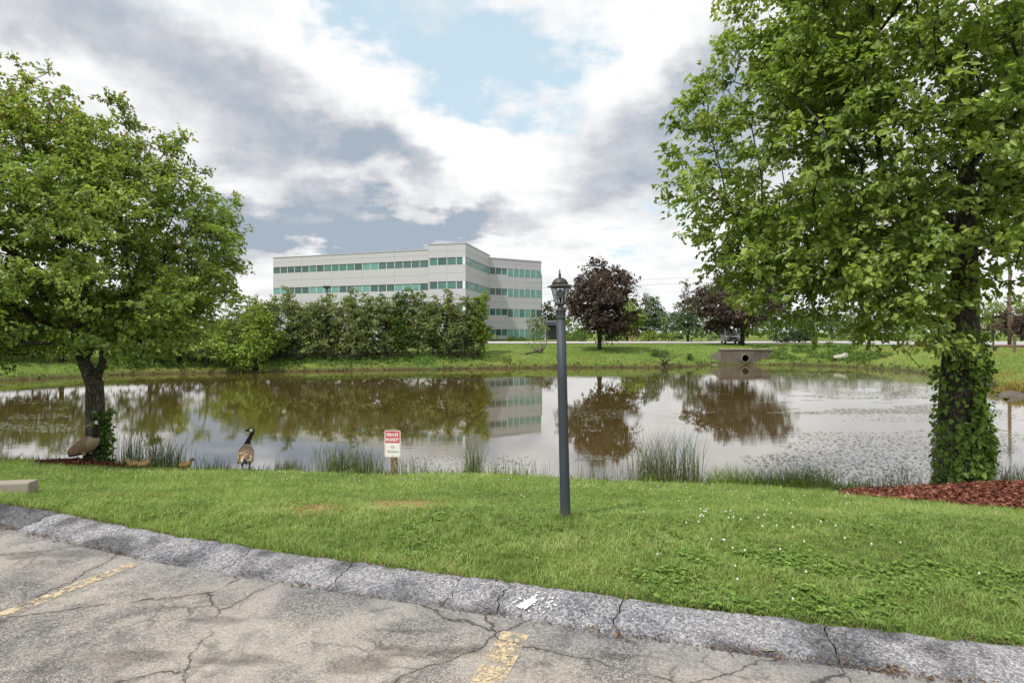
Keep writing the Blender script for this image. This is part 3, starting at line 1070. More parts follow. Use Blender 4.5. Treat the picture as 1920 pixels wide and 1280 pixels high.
def near_tree(name, label, base, trunk, trunk_r, lobes, ncl, per, L, seed, spread=0.20, tip=None, single=0, gap=0.36, palette=GREEN, open_fork=0.0, clear=None, guides=()):
    rng = np.random.default_rng(seed)
    root = empty(name, base, label, 'tree')
    b = np.array(base)
    cl, out = sample_lobes(lobes, ncl, rng, 0.38, gap)
    fk = np.array(trunk[-1] if open_fork else (0, 0, -50.0))
    ok = (np.hypot(cl[:, 0] - fk[0], cl[:, 1] - fk[1]) > open_fork) | (cl[:, 2] > fk[2] + 1.25)
    cl, out = cl[ok], out[ok]
    if clear is not None:
        ok = clear(cl)
        cl, out = cl[ok], out[ok]
    centre = np.mean([l[:3] for l in lobes], axis=0) - np.array([0, 0, 1.0])
    P, par, rad = grow(np.array(trunk, float), np.concatenate([cl, np.array(guides)]) if len(guides) else cl, rng, 0.5, 0.0065)
    mb = branch_mesh(P - b, par, rad, len(trunk), np.array(trunk_r), (12, 5))
    mb.build('trunk', M['bark'], root, True)
    V, Fq, colr, (LP, LT, LN, LL) = foliage(cl, out, rng, per, spread, L, 0.62, palette, centre, True, 0.45, 0.4, tip, 0.55, 0.5)
    if single:
        d = np.linalg.norm(LP - np.array([0, 0, EYE]), axis=1)
        inview = (LP[:, 1] > 0.5) & (LP[:, 0] / LP[:, 1] < 0.88) & (np.abs(LP[:, 2] - EYE) / LP[:, 1] < 0.58)
        sc = np.where(inview, d, 1e9)
        pick = np.argsort(sc)[:single]
        drop = np.zeros(len(LP), bool)
        drop[pick] = True
        keepf = np.ones(len(Fq), bool)
        keepf[:2 * len(drop)] = ~np.concatenate([drop, drop])
        Fq = Fq[keepf]
        used = np.unique(Fq)
        remap = np.full(len(V), -1)
        remap[used] = np.arange(len(used))
        cpick = colr[pick * 6]
        V, colr, Fq = V[used], colr[used], remap[Fq]
        # eight shared leaf shapes, each in its own green
        q = np.argsort(cpick[:, 1])
        shapes = []
        for s in range(8):
            sel = q[s * len(q) // 8:(s + 1) * len(q) // 8]
            cm = cpick[sel].mean(0)
            vs, fs, prof = [], [], [(0.0, 0.02), (0.14, 0.30), (0.34, 0.40), (0.56, 0.33), (0.78, 0.17), (1.0, 0.0)]
            for (tx, wy) in prof:
                zz = -0.20 * tx * tx * (0.6 + 0.1 * s)
                vs += [(tx, -wy, zz + 0.28 * wy), (tx, 0, zz), (tx, wy, zz + 0.28 * wy)]
            for i in range(len(prof) - 1):
                o = 3 * i
                fs += [(o, o + 3, o + 4, o + 1), (o + 1, o + 4, o + 5, o + 2)]
            # stalk
            vs += [(-0.35, 0, 0.05), (0.0, 0.012, 0), (0.0, -0.012, 0)]
            n0 = len(vs)
            fs.append((n0 - 3, n0 - 2, n0 - 1, n0 - 1)[:4])
            fs = [f for f in fs if len(set(f)) == 4]
            shapes.append((np_mesh('leaf', vs, fs, M['leaf'], np.tile(cm, (len(vs), 1)), True), sel))
        for me, sel in shapes:
            for i in sel:
                pi = pick[i]
                T = Vector(LT[pi])
                B = Vector(np.cross(LN[pi], LT[pi])).normalized()
                N2 = T.cross(B).normalized()
                o = link('leaf', me, root)
                mt = Matrix((T, B, N2)).transposed().to_4x4()
                o.matrix_local = Matrix.Translation(Vector(LP[pi] - b)) @ mt @ Matrix.Scale(LL[pi] * 1.05, 4)
    cr = link('crown', np_mesh('crown', V - b, Fq, M['leaf'], colr), root)
    cr['kind'] = 'stuff'
    return root


# ------------------------------------------------------------------ right-hand tree by the mulch
RB = (6.95, 8.9, hz(6.95, 8.9) - 0.03)
rl = [(7.2, 8.9, 7.2, 2.4, 2.4, 4.8, 0.8), (4.30, 8.9, 4.4, 1.75, 1.9, 2.1, 1.6), (4.9, 8.7, 7.1, 1.45, 1.8, 2.0, 1.4), (4.55, 8.6, 2.75, 1.65, 1.4, 0.75, 1.3),
      (6.5, 6.9, 4.9, 1.8, 1.5, 2.1), (8.2, 7.0, 6.3, 1.8, 1.6, 2.6), (6.3, 7.7, 2.45, 1.5, 1.2, 0.95, 1.2), (9.9, 9.3, 5.7, 2.0, 2.0, 2.5),
      (7.4, 11.0, 5.2, 2.6, 1.8, 3.2), (5.6, 8.1, 5.9, 1.6, 1.7, 1.7), (8.3, 8.0, 3.4, 1.3, 1.3, 1.0), (5.2, 9.6, 3.6, 1.6, 1.4, 1.6),
      (5.6, 8.3, 8.8, 1.6, 1.6, 1.8), (6.1, 8.3, 2.0, 0.9, 0.8, 0.75, 1.2)]
zb = RB[2]
RV = np.array([0.787, -0.619, 0])


def right_gap(p):
    r_ = (p - np.array([7.0, 8.9, 0])) @ RV
    return ~((r_ > 0.15) & (p[:, 2] < 2.42 + 0.25 * np.clip(r_ - 1, 0, 2)))


rguides = [np.array([7.0, 8.9, z]) + RV * r_ for (r_, z) in ((0.34, 1.75), (0.62, 2.0), (0.95, 2.35), (1.3, 2.8), (1.65, 3.3), (-0.35, 0.95), (-0.62, 1.3), (-0.9, 1.7))]
near_tree('pear_tree', 'large leafy green tree on the right with ivied trunk standing in red mulch', RB,
          [(6.95, 8.9, zb - 0.1), (6.95, 8.9, zb + 0.12), (6.945, 8.9, zb + 0.5), (6.94, 8.9, zb + 1.1), (6.96, 8.9, zb + 1.7), (7.0, 8.9, zb + 2.2), (7.05, 8.9, zb + 2.7),
           (7.08, 8.9, zb + 3.4), (7.12, 8.92, zb + 4.2), (7.15, 8.95, zb + 5.2)],
          [0.38, 0.305, 0.262, 0.242, 0.236, 0.23, 0.215, 0.18, 0.14, 0.11], rl, 2100, 52, 0.092, 21, 0.21, None, 300, 0.30, GREEN, 0.0, right_gap, rguides)

# ------------------------------------------------------------------ left-hand tree by the geese
LB = (-8.04, 11.0, hz(-8.04, 11.0) - 0.03)
zl = LB[2]
ll = [(-10.1, 11.0, 4.3, 1.65, 2.1, 2.85), (-7.35, 10.8, 3.75, 0.8, 1.0, 2.3), (-6.8, 10.9, 3.15, 1.3, 1.6, 2.15), (-8.3, 9.7, 2.9, 1.9, 1.3, 1.8),
      (-11.8, 11.0, 3.4, 1.8, 2.0, 2.4), (-8.4, 12.6, 3.2, 2.2, 1.3, 2.4), (-9.2, 10.6, 2.0, 2.2, 1.7, 0.85, 1.2), (-7.2, 11.0, 2.0, 1.5, 1.5, 0.8),
      (-8.8, 10.6, 4.2, 1.1, 1.3, 1.5), (-11.0, 10.2, 4.9, 1.4, 1.4, 1.7), (-8.9, 10.9, 5.0, 1.1, 1.2, 1.25), (-6.9, 10.6, 2.2, 1.5, 1.3, 1.0)]
lguides = [(-8.25, 10.95, zl + 2.05), (-8.5, 10.9, zl + 2.6), (-8.85, 10.9, zl + 3.4), (-8.1, 11.0, zl + 2.2), (-8.1, 11.0, zl + 2.9), (-8.12, 11.0, zl + 3.7),
           (-7.88, 10.95, zl + 2.0), (-7.6, 10.9, zl + 2.5), (-7.3, 10.9, zl + 3.2)]


def left_gap(p):
    return ~((np.abs(p[:, 0] + 8.1) < 0.75) & (p[:, 1] < 11.2) & (p[:, 2] < zl + 2.35))


near_tree('pear_tree', 'smaller green tree on the left, trunk forking low, reddish tips, beside the geese', LB,
          [(-8.04, 11.0, zl - 0.1), (-8.04, 11.0, zl + 0.1), (-8.05, 11.0, zl + 0.5), (-8.05, 11.0, zl + 0.95), (-8.06, 11.0, zl + 1.35), (-8.07, 11.0, zl + 1.6)],
          [0.26, 0.20, 0.17, 0.16, 0.155, 0.15], ll, 2400, 54, 0.074, 22, 0.18, ((0.30, 0.19, 0.07), 4.5, 7.2, 0.25), 0, 0.30, GREEN, 0.5, left_gap, lguides)


# ------------------------------------------------------------------ far trees
def auto_lobes(x, y, z0, z1, wd, rng, n=9, shape='round'):
    lo = []
    H = z1 - z0
    for i in range(n):
        t_ = (i + 0.5) / n
        zc = z0 + H * (0.12 + 0.76 * t_)
        if shape == 'round':
            prof = math.sin(math.pi * min(1, 0.18 + 0.80 * t_)) ** 0.7
        elif shape == 'cone':
            prof = (1.0 - 0.80 * t_)
        else:
            prof = 0.96 - 0.60 * t_ ** 2
        a = rng.random() * 6.28
        rr = wd / 2 * prof
        off = rr * 0.45
        lo.append((x + off * math.cos(a), y + off * math.sin(a), zc, rr * 0.72, rr * 0.72, H * 0.17 + 0.12 * rr))
    return lo


def far_tree(name, label, x, y, h, wd, seed, palette=DEEP, clear=0.16, ncl=160, per=26, L=0.24, spread=0.28, shape='round', group=None, cat='tree', trunk_r=0.16, gap=0.30, wr=0.6, lean=0.0):
    rng = np.random.default_rng(seed)
    z = hz(x, y)
    b = np.array([x, y, z - 0.05])
    root = empty(name, tuple(b), label, cat, group)
    lobes = auto_lobes(x, y, z + h * clear, z + h, wd, rng, 10, shape)
    cl, out = sample_lobes(lobes, ncl, rng, 0.25, gap, 0.5)
    top = h * (clear + 0.25)
    trunk = [(x, y, z - 0.1), (x, y, z + 0.1 * h * 0.3), (x + lean * 0.3, y, z + top * 0.5), (x + lean, y, z + top), (x + lean, y, z + h * 0.55)]
    P, par, rad = grow(np.array(trunk), cl, rng, 0.9, 0.012)
    branch_mesh(P - b, par, rad, 5, np.array([1.35, 1.0, 0.85, 0.6, 0.35]) * trunk_r, (8, 4), 0.0).build('trunk', M['bark_far'], root, True)
    V, Fq, colr, _ = foliage(cl, out, rng, per, spread, L, wr, palette, b + np.array([0, 0, h * 0.5 if shape != 'col' else -h]), False, 0.3 if shape != 'col' else -0.7, 0.35)
    cr = link('crown', np_mesh('crown', V - b, Fq, M['leaf_far'], colr), root)
    cr['kind'] = 'stuff'
    return root


ORD = ['first', 'second', 'third', 'fourth', 'fifth', 'sixth', 'seventh', 'eighth', 'ninth', 'tenth', 'eleventh', 'twelfth', 'thirteenth', 'fourteenth', 'fifteenth', 'sixteenth']
# row of tall narrow trees on the far bank, in front of the offices: photo column, top row
hedge = [(428, 573), (468, 566), (508, 560), (548, 556), (590, 566), (620, 556), (655, 552), (690, 556), (722, 562), (754, 551), (784, 547), (812, 564), (842, 553), (872, 559), (900, 556)]
rh = random.Random(5)
for i, (px, top) in enumerate(hedge):
    t_ = (px - 400) / 515
    Y = 45.8 + t_ * 6.4 + rh.uniform(-0.5, 0.5)
    X = at(px, Y)
    zt = EYE + (HOR - top) * Y / F
    h = zt - hz(X, Y)
    pal = HEDGE if i not in (14, 9) else DEEP
    n_from_right = len(hedge) - 1 - i
    far_tree('hedge_tree', ('bushy green tree ending the tall hedge row on its right' if i == 14 else f'tall narrow hedge tree on the far bank, {ORD[n_from_right]} from the right end of the row'),
             X, Y, h * (1.08 + 0.03 * math.sin(i * 2.4)), 3.1 if i != 14 else 2.6, 100 + i, LIME if i == 14 else pal, 0.05, 240, 36, 0.16, 0.25, 'col', 'tall hedge trees in a row before the offices', 'tree', 0.075, 0.22)
# lime-green tree left of the row, partly behind the near tree
far_tree('lime_tree', 'bright yellow-green bushy tree at the left end of the hedge row', at(478, 43.5), 43.5, 4.9, 4.6, 140, LIME, 0.10, 190, 28, 0.2, 0.28)
far_tree('bank_tree', 'darker green tree on the far bank behind the left tree', at(380, 43), 43.6, 4.7, 4.6, 141, GREEN, 0.08, 190, 28, 0.2, 0.28)
far_tree('bank_tree', 'broad green tree on the far bank at the left edge, behind the near tree', at(265, 42.5), 43.5, 5.0, 5.6, 142, DEEP, 0.08, 220, 28, 0.22, 0.3)
far_tree('bank_tree', 'green tree at far left, over the end of the pond', at(105, 41), 41.5, 5.2, 6.5, 143, DEEP, 0.06, 220, 28, 0.22, 0.3)
far_tree('bank_tree', 'leftmost green tree beyond the pond, cut by the photo edge', at(-20, 40), 40.0, 5.0, 6.0, 144, DEEP, 0.06, 200, 28, 0.22, 0.3)
# copper-leaved trees
far_tree('copper_tree', 'dark copper-leaved tree on the far bank beside the lamp post', at(1124, 56), 56.0, 9.0, 8.3, 150, COPPER, 0.15, 560, 34, 0.23, 0.38, 'round', None, 'tree', 0.22, 0.33)
far_tree('copper_tree', 'dark copper-leaved tree above the parked car near the culvert', at(1392, 69), 69.0, 9.0, 12.0, 151, COPPER, 0.23, 620, 32, 0.28, 0.42, 'round', None, 'tree', 0.28, 0.26)
far_tree('copper_tree', 'copper-leaved tree by the street at far right, behind the utility pole', at(1915, 95), 95.0, 5.5, 9, 152, COPPER, 0.2, 160, 22, 0.34, 0.42)
# green trees across the street
for (px, Y, top, wpx, pal, label, shape) in [
        (1290, 92, 524, 95, BLUEG, 'green tree across the street between the two copper trees', 'cone'),
        (1216, 104, 548, 62, BLUEG, 'thin willowy tree right of the first copper tree', 'round'),
        (1176, 98, 548, 50, LIME, 'light green tree top beside the first copper tree', 'round'),
        (1028, 128, 560, 60, DEEP, 'distant green tree between the offices and the lamp post', 'round'),
        (1455, 112, 560, 120, DEEP, 'dark green tree behind the second copper tree', 'round'),
        (1560, 118, 560, 130, DEEP, 'distant green tree seen below the right tree branches', 'round'),
        (1660, 122, 556, 140, DEEP, 'distant green tree left of the right trunk', 'round'),
        (1760, 128, 552, 150, GREEN, 'distant green tree behind the right trunk', 'round'),
        (1862, 118, 545, 110, GREEN, 'distant green tree right of the right trunk', 'round'),
        (1960, 112, 535, 130, GREEN, 'distant green tree behind the utility pole', 'round')]:
    X = at(px, Y)
    far_tree('street_tree', label, X, Y, EYE + (HOR - top) * Y / F - hz(X, Y), wpx * Y / F, int(px), pal, 0.10, 150, 22, 0.36, 0.42, shape, None, 'tree', 0.2)
# young tree before the office entrance
far_tree('young_tree', 'small light green tree before the right wing of the offices', at(1000, 88), 88.0, 4.4, 4.2, 170, [(0.10, 0.15, 0.06), (0.14, 0.20, 0.08), (0.19, 0.25, 0.11), (0.22, 0.28, 0.13)], 0.16, 90, 22, 0.22, 0.3, 'round', None, 'tree', 0.07)


# far-off wood closing the view beyond the street
rng = np.random.default_rng(66)
wx = np.concatenate([rng.uniform(12, 190, 900), rng.uniform(-190, -52, 700)])
wy = 150 + rng.normal(size=len(wx)) * 7
wtop = 2.2 + 6.0 * fbm2(wx, wx * 0, 0.09, 3.0, 3)
wz = rng.random(len(wx)) ** 0.8 * wtop + 0.6
V, Fq, colr, _ = foliage(np.stack([wx, wy, wz], 1), None, rng, 22, 0.9, 0.75, 0.6, DEEP, np.array([30, 165, 0]), False, 0.2, 0.35)
o = link('distant_woods', np_mesh('distant_woods', V, Fq, M['leaf_far'], colr))
setp(o, 'low far-off green woods beyond the street', 'woods', kind='stuff')


# ------------------------------------------------------------------ bushes
def bush(name, label, x, y, h, wd, seed, palette, ncl=60, per=24, L=0.16, group=None, z=None):
    rng = np.random.default_rng(seed)
    z = hz(x, y) if z is None else z
    b = np.array([x, y, z])
    root = empty(name, tuple(b), label, 'bush', group)
    lo = [(x, y, z + h * 0.48, wd * 0.42, wd * 0.4, h * 0.46), (x - wd * 0.22, y - .05, z + h * 0.36, wd * 0.3, wd * 0.3, h * 0.36), (x + wd * 0.22, y, z + h * 0.4, wd * 0.3, wd * 0.3, h * 0.4)]
    cl, out = sample_lobes(lo, ncl, rng, 0.3, 0.2, 1.0)
    P, par, rad = grow(np.array([(x, y, z - 0.05), (x, y, z + 0.08), (x, y, z + h * 0.25)]), cl, rng, 0.5, 0.008)
    branch_mesh(P - b, par, rad, 3, np.array([0.05, 0.045, 0.035]), (6, 4)).build('stem', M['bark_far'], root, True)
    V, Fq, colr, _ = foliage(cl, out, rng, per, L * 1.1, L, 0.6, palette, b + np.array([0, 0, h * 0.3]), False, 0.1, 0.35)
    o = link('foliage', np_mesh('foliage', V - b, Fq, M['leaf_far'], colr), root)
    o['kind'] = 'stuff'
    return root


bush('round_bush', 'round clipped bright green bush across the street', at(1216, 96), 96.0, 2.1, 2.9, 201, LIME, 90)
bush('low_bush', 'low green bush under the left side of the first copper tree', at(1086, 94), 94.0, 1.7, 2.6, 202, DEEP)
bush('low_bush', 'yellow-green low bush right of the lamp post, across the street', at(1068, 96), 96.0, 1.2, 2.0, 203, LIME)
bush('low_bush', 'green bush behind the copper tree trunk across the street', at(1152, 97), 97.0, 1.8, 3.4, 204, DEEP)
bush('low_bush', 'long green bush beyond the street right of the round bush', at(1254, 104), 104.0, 1.5, 4.2, 205, GREEN)
bush('low_bush', 'green bush beyond the street left of the parked car', at(1335, 104), 104.0, 1.8, 5.0, 206, BLUEG)
bush('dark_bush', 'broad dark green bush beside the street, right of the second copper tree', at(1490, 84), 84.0, 2.4, 6.0, 207, [(0.02, 0.04, 0.02), (0.03, 0.055, 0.026), (0.04, 0.07, 0.03)], 130, 26, 0.2)
bush('dark_bush', 'dark bush across the street seen under the right tree', at(1590, 100), 100.0, 2.2, 5.5, 208, DEEP, 100)
bush('low_bush', 'low bush beside the street left of the right trunk', at(1680, 98), 98.0, 1.8, 5.0, 209, DEEP, 90)
bush('low_bush', 'low shrubs under the office windows before the right wing', at(968, 99), 99.0, 0.9, 4.0, 210, DEEP)
bush('weed_clump', 'dark weedy shrub on the far bank, left of the culvert', at(1238, 52), 52.4, 0.8, 1.5, 211, DEEP, 40, 20, 0.12)
bush('weed_clump', 'small upright weed on the far bank just left of the culvert', at(1296, 51.5), 52.0, 0.75, 0.6, 212, DEEP, 22, 20, 0.10)
bush('weed_clump', 'small weed standing on the lawn right of the culvert', at(1559, 60), 60.5, 0.75, 0.9, 213, DEEP, 24, 20, 0.10)
bush('weed_clump', 'little weed at the right end of the culvert wall', at(1455, 53), 54.2, 0.6, 0.6, 214, HEDGE, 22, 18, 0.10)
for i, px in enumerate((395, 470, 535, 640, 720, 860)):
    Y = 45.0 + (px - 400) / 515 * 6.0
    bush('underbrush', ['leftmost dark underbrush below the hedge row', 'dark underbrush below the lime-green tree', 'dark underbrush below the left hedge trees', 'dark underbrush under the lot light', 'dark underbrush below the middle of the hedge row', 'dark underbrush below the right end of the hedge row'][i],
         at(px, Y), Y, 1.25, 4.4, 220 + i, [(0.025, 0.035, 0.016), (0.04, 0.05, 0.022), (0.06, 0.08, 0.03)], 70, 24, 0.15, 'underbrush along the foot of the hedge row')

# ================================================================== office building
BM = {}
BM['panel'] = simple('metal_panel', (0.425, 0.425, 0.455), 0.5, 0.0, 0.03, 0.4, 0.0)
BM['coping'] = simple('coping', (0.42, 0.42, 0.43), 0.5, 0.2, 0.05, 1)
BM['wall'] = simple('inner_wall', (0.40, 0.40, 0.43), 0.8)
BM['mull'] = simple('white_mullion', (0.62, 0.66, 0.66), 0.5)


def office_glass(name, col, rough, spec):
    m, t = material(name)
    co = t.n('ShaderNodeTexCoord').outputs['Object']
    n = t.noise(co, 0.9, 4, 0.6)
    cc = t.mix(n, tuple(v * 0.7 for v in col), tuple(v * 1.25 for v in col))
    b = t.n('ShaderNodeBsdfPrincipled', ins={'Base Color': cc, 'Roughness': rough, 'IOR': 1.5, 'Specular IOR Level': spec})
    finish(t, b)
    return m


GL = [office_glass('glass_teal', (0.07, 0.18, 0.16), 0.08, 0.5), office_glass('glass_dark', (0.050, 0.105, 0.10), 0.06, 0.5),
      office_glass('glass_pale', (0.13, 0.30, 0.27), 0.12, 0.5), office_glass('glass_grey', (0.075, 0.135, 0.13), 0.08, 0.5)]
office = empty('office_building', (-14, 100, 0.5), 'long pale grey four-storey office building with teal ribbon windows and a projecting corner', 'building')
OB = Vector((-14, 100, 0.5))
P0 = Vector((at(512, 110), 110))
P1 = Vector((at(803, 99), 99))
P1b = Vector((at(803, 96.2), 96.2))
P2 = Vector((at(873, 94.6), 94.6))
P3 = Vector((at(918, 110), 110))
P4 = Vector((at(1015, 116), 116))
ZR = 15.95
ZB = 0.25
back = [Vector((P4.x + 2, 142)), Vector((P0.x + 3, 140))]
foot = [P0, P1, P1b, P2, P3, P4] + back
cen = Vector((-16, 122))
core = [p + (cen - p).normalized() * 0.6 for p in foot]
mb = MB()
mb.prism([(p.x - OB.x, p.y - OB.y) for p in core], ZB - OB.z, ZR - 0.35 - OB.z)
mb.build('wall', BM['wall'], office)
rb = random.Random(9)


def lbox(A, B, u0, u1, z0, z1, d0, d1):
    """box along facade A-B from distance u0 to u1, z0..z1, from depth d0 to d1 (positive = proud)"""
    d = (B - A).normalized()
    n = Vector((d.y, -d.x))
    if n.y > 0.3:
        n = -n
    vs = []
    for z in (z0, z1):
        for (uu, dd) in ((u0, d0), (u1, d0), (u1, d1), (u0, d1)):
            p = A + d * uu + n * dd
            vs.append((p.x - OB.x, p.y - OB.y, z - OB.z))
    return vs, [(0, 3, 2, 1), (4, 5, 6, 7), (0, 1, 5, 4), (1, 2, 6, 5), (2, 3, 7, 6), (3, 0, 4, 7)]


ROWS = [14.15, 10.15, 6.2, 2.2]


def facade(A, B, npan, nwin, wh, zr, style, rows=(0, 1, 2, 3), tall_from=99, tall=1.55):
    Lh = (B - A).length
    bounds = [zr]
    for r in rows:
        bounds += [ROWS[r], ROWS[r] - wh]
    bounds += [ZB]
    for bi in range(0, len(bounds), 2):
        zt, zbm = bounds[bi], bounds[bi + 1]
        if zt - zbm < 0.15:
            continue
        sub = 2 if zt - zbm > 1.4 else 1
        for si in range(sub):
            a = zbm + (zt - zbm) * si / sub
            b = zbm + (zt - zbm) * (si + 1) / sub
            for k_ in range(npan):
                u0, u1 = Lh * k_ / npan + 0.014, Lh * (k_ + 1) / npan - 0.014
                v, f = lbox(A, B, u0, u1, a + 0.012, b - 0.012, -0.55, 0.0)
                MB().add(v, f).build('wall_panel', BM['panel'], office)
    for r in rows:
        ztop = ROWS[r]
        for k_ in range(nwin):
            u0, u1 = Lh * k_ / nwin, Lh * (k_ + 1) / nwin
            hh = tall if k_ >= tall_from else wh
            if r == 3:
                hh = 1.9 if k_ >= tall_from else wh
            gi = style(r, k_)
            dep = -0.10 if hh == wh else 0.02
            v, f = lbox(A, B, u0 + 0.06, u1 - 0.06, ztop - hh + 0.05, ztop - 0.05, -0.5, dep)
            wn = MB().add(v, f).build('window', GL[gi], office)
            v, f = lbox(A, B, u0 - 0.045, u0 + 0.045, ztop - hh, ztop, -0.5, dep + 0.05)
            MB().add(v, f).build('mullion', BM['mull'], wn)
    v, f = lbox(A, B, -0.05, Lh + 0.05, zr, zr + 0.16, -0.6, 0.08)
    MB().add(v, f).build('coping', BM['coping'], office)


def st_left(r, k_):
    if r == 0:
        return 2 if k_ in (12, 13) else (3 if k_ > 13 else (1 if k_ < 5 else rb.choice([0, 0, 1])))
    return [2, 2, 1, 1, 1, 2, 2, 0, 2, 1, 1, 2, 2, 1, 1, 1, 2, 2, 2, 1, 3, 3, 3][k_ % 23]


facade(P0, P1, 5, 20, 1.15, ZR, st_left, (0, 1, 2))
facade(P1b, P2, 2, 4, 1.2, ZR + 0.45, lambda r, k_: rb.choice([0, 3, 1, 0]), (0, 1, 2))
facade(P2, P3, 2, 8, 1.3, ZR + 0.45, lambda r, k_: rb.choice([2, 0, 2]), (0, 1, 2, 3))
facade(P3, P4, 2, 9, 1.2, ZR, lambda r, k_: rb.choice([1, 0]) if k_ < 3 else ([1, 2, 0, 2, 0, 1][k_ - 3] if r == 2 else rb.choice([2, 0, 2])), (0, 1, 2, 3), 3)
v, f = lbox(P1, P1b, 0, (P1b - P1).length, ZB, ZR + 0.45, -0.4, 0.0)
MB().add(v, f).build('return_wall', BM['panel'], office)
# entrance canopy at the foot of the right wing
can = empty('entrance_canopy', (at(1036, 104), 104, 0.4), 'low flat-roofed dark entrance canopy right of the offices', 'canopy')
mb = MB(); mb.box((0, 0, 3.2), (3.3, 4, 0.30), 0, 0.03); mb.build('roof', simple('canopy_roof', (0.16, 0.16, 0.17), 0.6), can)
mb = MB(); mb.box((0, 0.9, 1.4), (3.0, 1.6, 3.0)); mb.build('back_wall', simple('dark_entry', (0.04, 0.045, 0.05), 0.5), can)
mb = MB(); mb.box((0, -1.95, 2.75), (3.2, 0.1, 0.5)); mb.build('sign_band', simple('purple_band', (0.05, 0.048, 0.075), 0.6), can)
for sx in (-1.45, 1.45):
    mb = MB(); mb.box((sx, -1.8, 1.45), (0.16, 0.16, 3.1)); mb.build('post', BM['mull'], can)

# ================================================================== street beyond the pond
def strip(name, pts, mat, lift=0.03):
    vs, fs = [], []
    for i, (x0, y0, x1, y1) in enumerate(pts):
        for j in range(7):
            t_ = j / 6
            x, y = x0 + (x1 - x0) * t_, y0 + (y1 - y0) * t_
            vs.append((x, y, hz(x, y) + lift))
        if i:
            for j in range(6):
                a = (i - 1) * 7 + j
                fs.append((a, a + 1, a + 8, a + 7))
    o = link(name, np_mesh(name, vs, fs, mat))
    return setp(o, kind='structure')


rp = []
for i in range(33):
    x = -14 + i * 3.4
    near_y = 74 + 0.0 * x + 4.0 * math.sin(i / 32 * 2.2)
    rp.append((x, near_y, x, near_y + 17))
strip('street', rp, M['road'], 0.05)
M['mulch_far'] = simple('red_mulch_far', (0.22, 0.085, 0.055), 0.95, 0, 0.4, 1.2)
bed = []
for i in range(20):
    x = 6.5 + i * 2.6
    ny_ = rp[min(32, int((x + 14) / 3.4))][3] + 0.3
    bed.append((x, ny_, x, ny_ + 3.2))
strip('mulch_bed', bed, M['mulch_far'], 0.09)
M['path'] = simple('pale_path', (0.45, 0.40, 0.30), 0.9, 0, 0.2, 0.8)
strip('verge_path', [(34 + i * 3, 97 + 0.1 * i, 34 + i * 3, 100 + 0.1 * i) for i in range(10)], M['path'], 0.06)
# right-hand street with mulch bed in front of it
strip('side_street', [(44 + i * 3, 70 - 0.2 * i, 44 + i * 3, 84 - 0.2 * i) for i in range(14)], M['road'], 0.08)
strip('mulch_bed', [(44 + i * 2.2, 60 + 0.1 * i, 44 + i * 2.2, 64.5 + 0.1 * i) for i in range(10)], M['mulch_far'], 0.12)

# kerb along the near side of the street
kbo = MB()
kp = [(r_[0], r_[1] - 0.12, hz(r_[0], r_[1]) + 0.06) for r_ in rp]
for a, b in zip(kp[:-1], kp[1:]):
    mx_ = [(a[i] + b[i]) / 2 for i in range(3)]
    kbo.box(mx_, (math.hypot(b[0] - a[0], b[1] - a[1]) - 0.02, 0.16, 0.16), math.atan2(b[1] - a[1], b[0] - a[0]))
ko = kbo.build('street_kerb', M['concrete'])
setp(ko, kind='structure')

# ------------------------------------------------------------------ culvert headwall
cv = empty('culvert', (at(1397, 53.2), 53.2, WATER), 'weathered concrete culvert headwall with a round pipe mouth at the far shore', 'culvert')
cv.scale = (0.9, 1, 0.95)
# front wall with a true round opening
def wall_with_hole(w0, w1, z0, z1, cx_, cz_, r_, thick, nseg=24):
    bm = bmesh.new()
    ring = []
    for i in range(nseg):
        a = 2 * math.pi * i / nseg
        ring.append((cx_ + r_ * math.cos(a), cz_ + r_ * math.sin(a)))
    outer = []
    for i in range(nseg):
        a = 2 * math.pi * i / nseg
        dx, dz2 = math.cos(a), math.sin(a)
        tx = ((w1 if dx > 0 else w0) - cx_) / dx if abs(dx) > 1e-6 else 1e9
        tz = ((z1 if dz2 > 0 else z0) - cz_) / dz2 if abs(dz2) > 1e-6 else 1e9
        tt = min(tx, tz)
        outer.append((cx_ + dx * tt, cz_ + dz2 * tt))
    corners = {}
    vs, fs = [], []
    for y in (0, thick):
        vs += [(p[0], y, p[1]) for p in ring] + [(p[0], y, p[1]) for p in outer]
    n = nseg
    for i in range(n):
        j = (i + 1) % n
        fs.append((i, j, n + j, n + i))
        fs.append((2 * n + i, 3 * n + i, 3 * n + j, 2 * n + j))
        fs.append((i, 2 * n + i, 2 * n + j, j))
    # corner fillers
    for (cxx, czz) in ((w0, z0), (w1, z0), (w1, z1), (w0, z1)):
        a = math.atan2(czz - cz_, cxx - cx_) % (2 * math.pi)
        i = int(a / (2 * math.pi) * n) % n
        j = (i + 1) % n
        b0 = len(vs)
        vs += [(cxx, 0, czz), (cxx, thick, czz)]
        fs += [(n + i, n + j, b0), (3 * n + j, 3 * n + i, b0 + 1)]
    return vs, fs


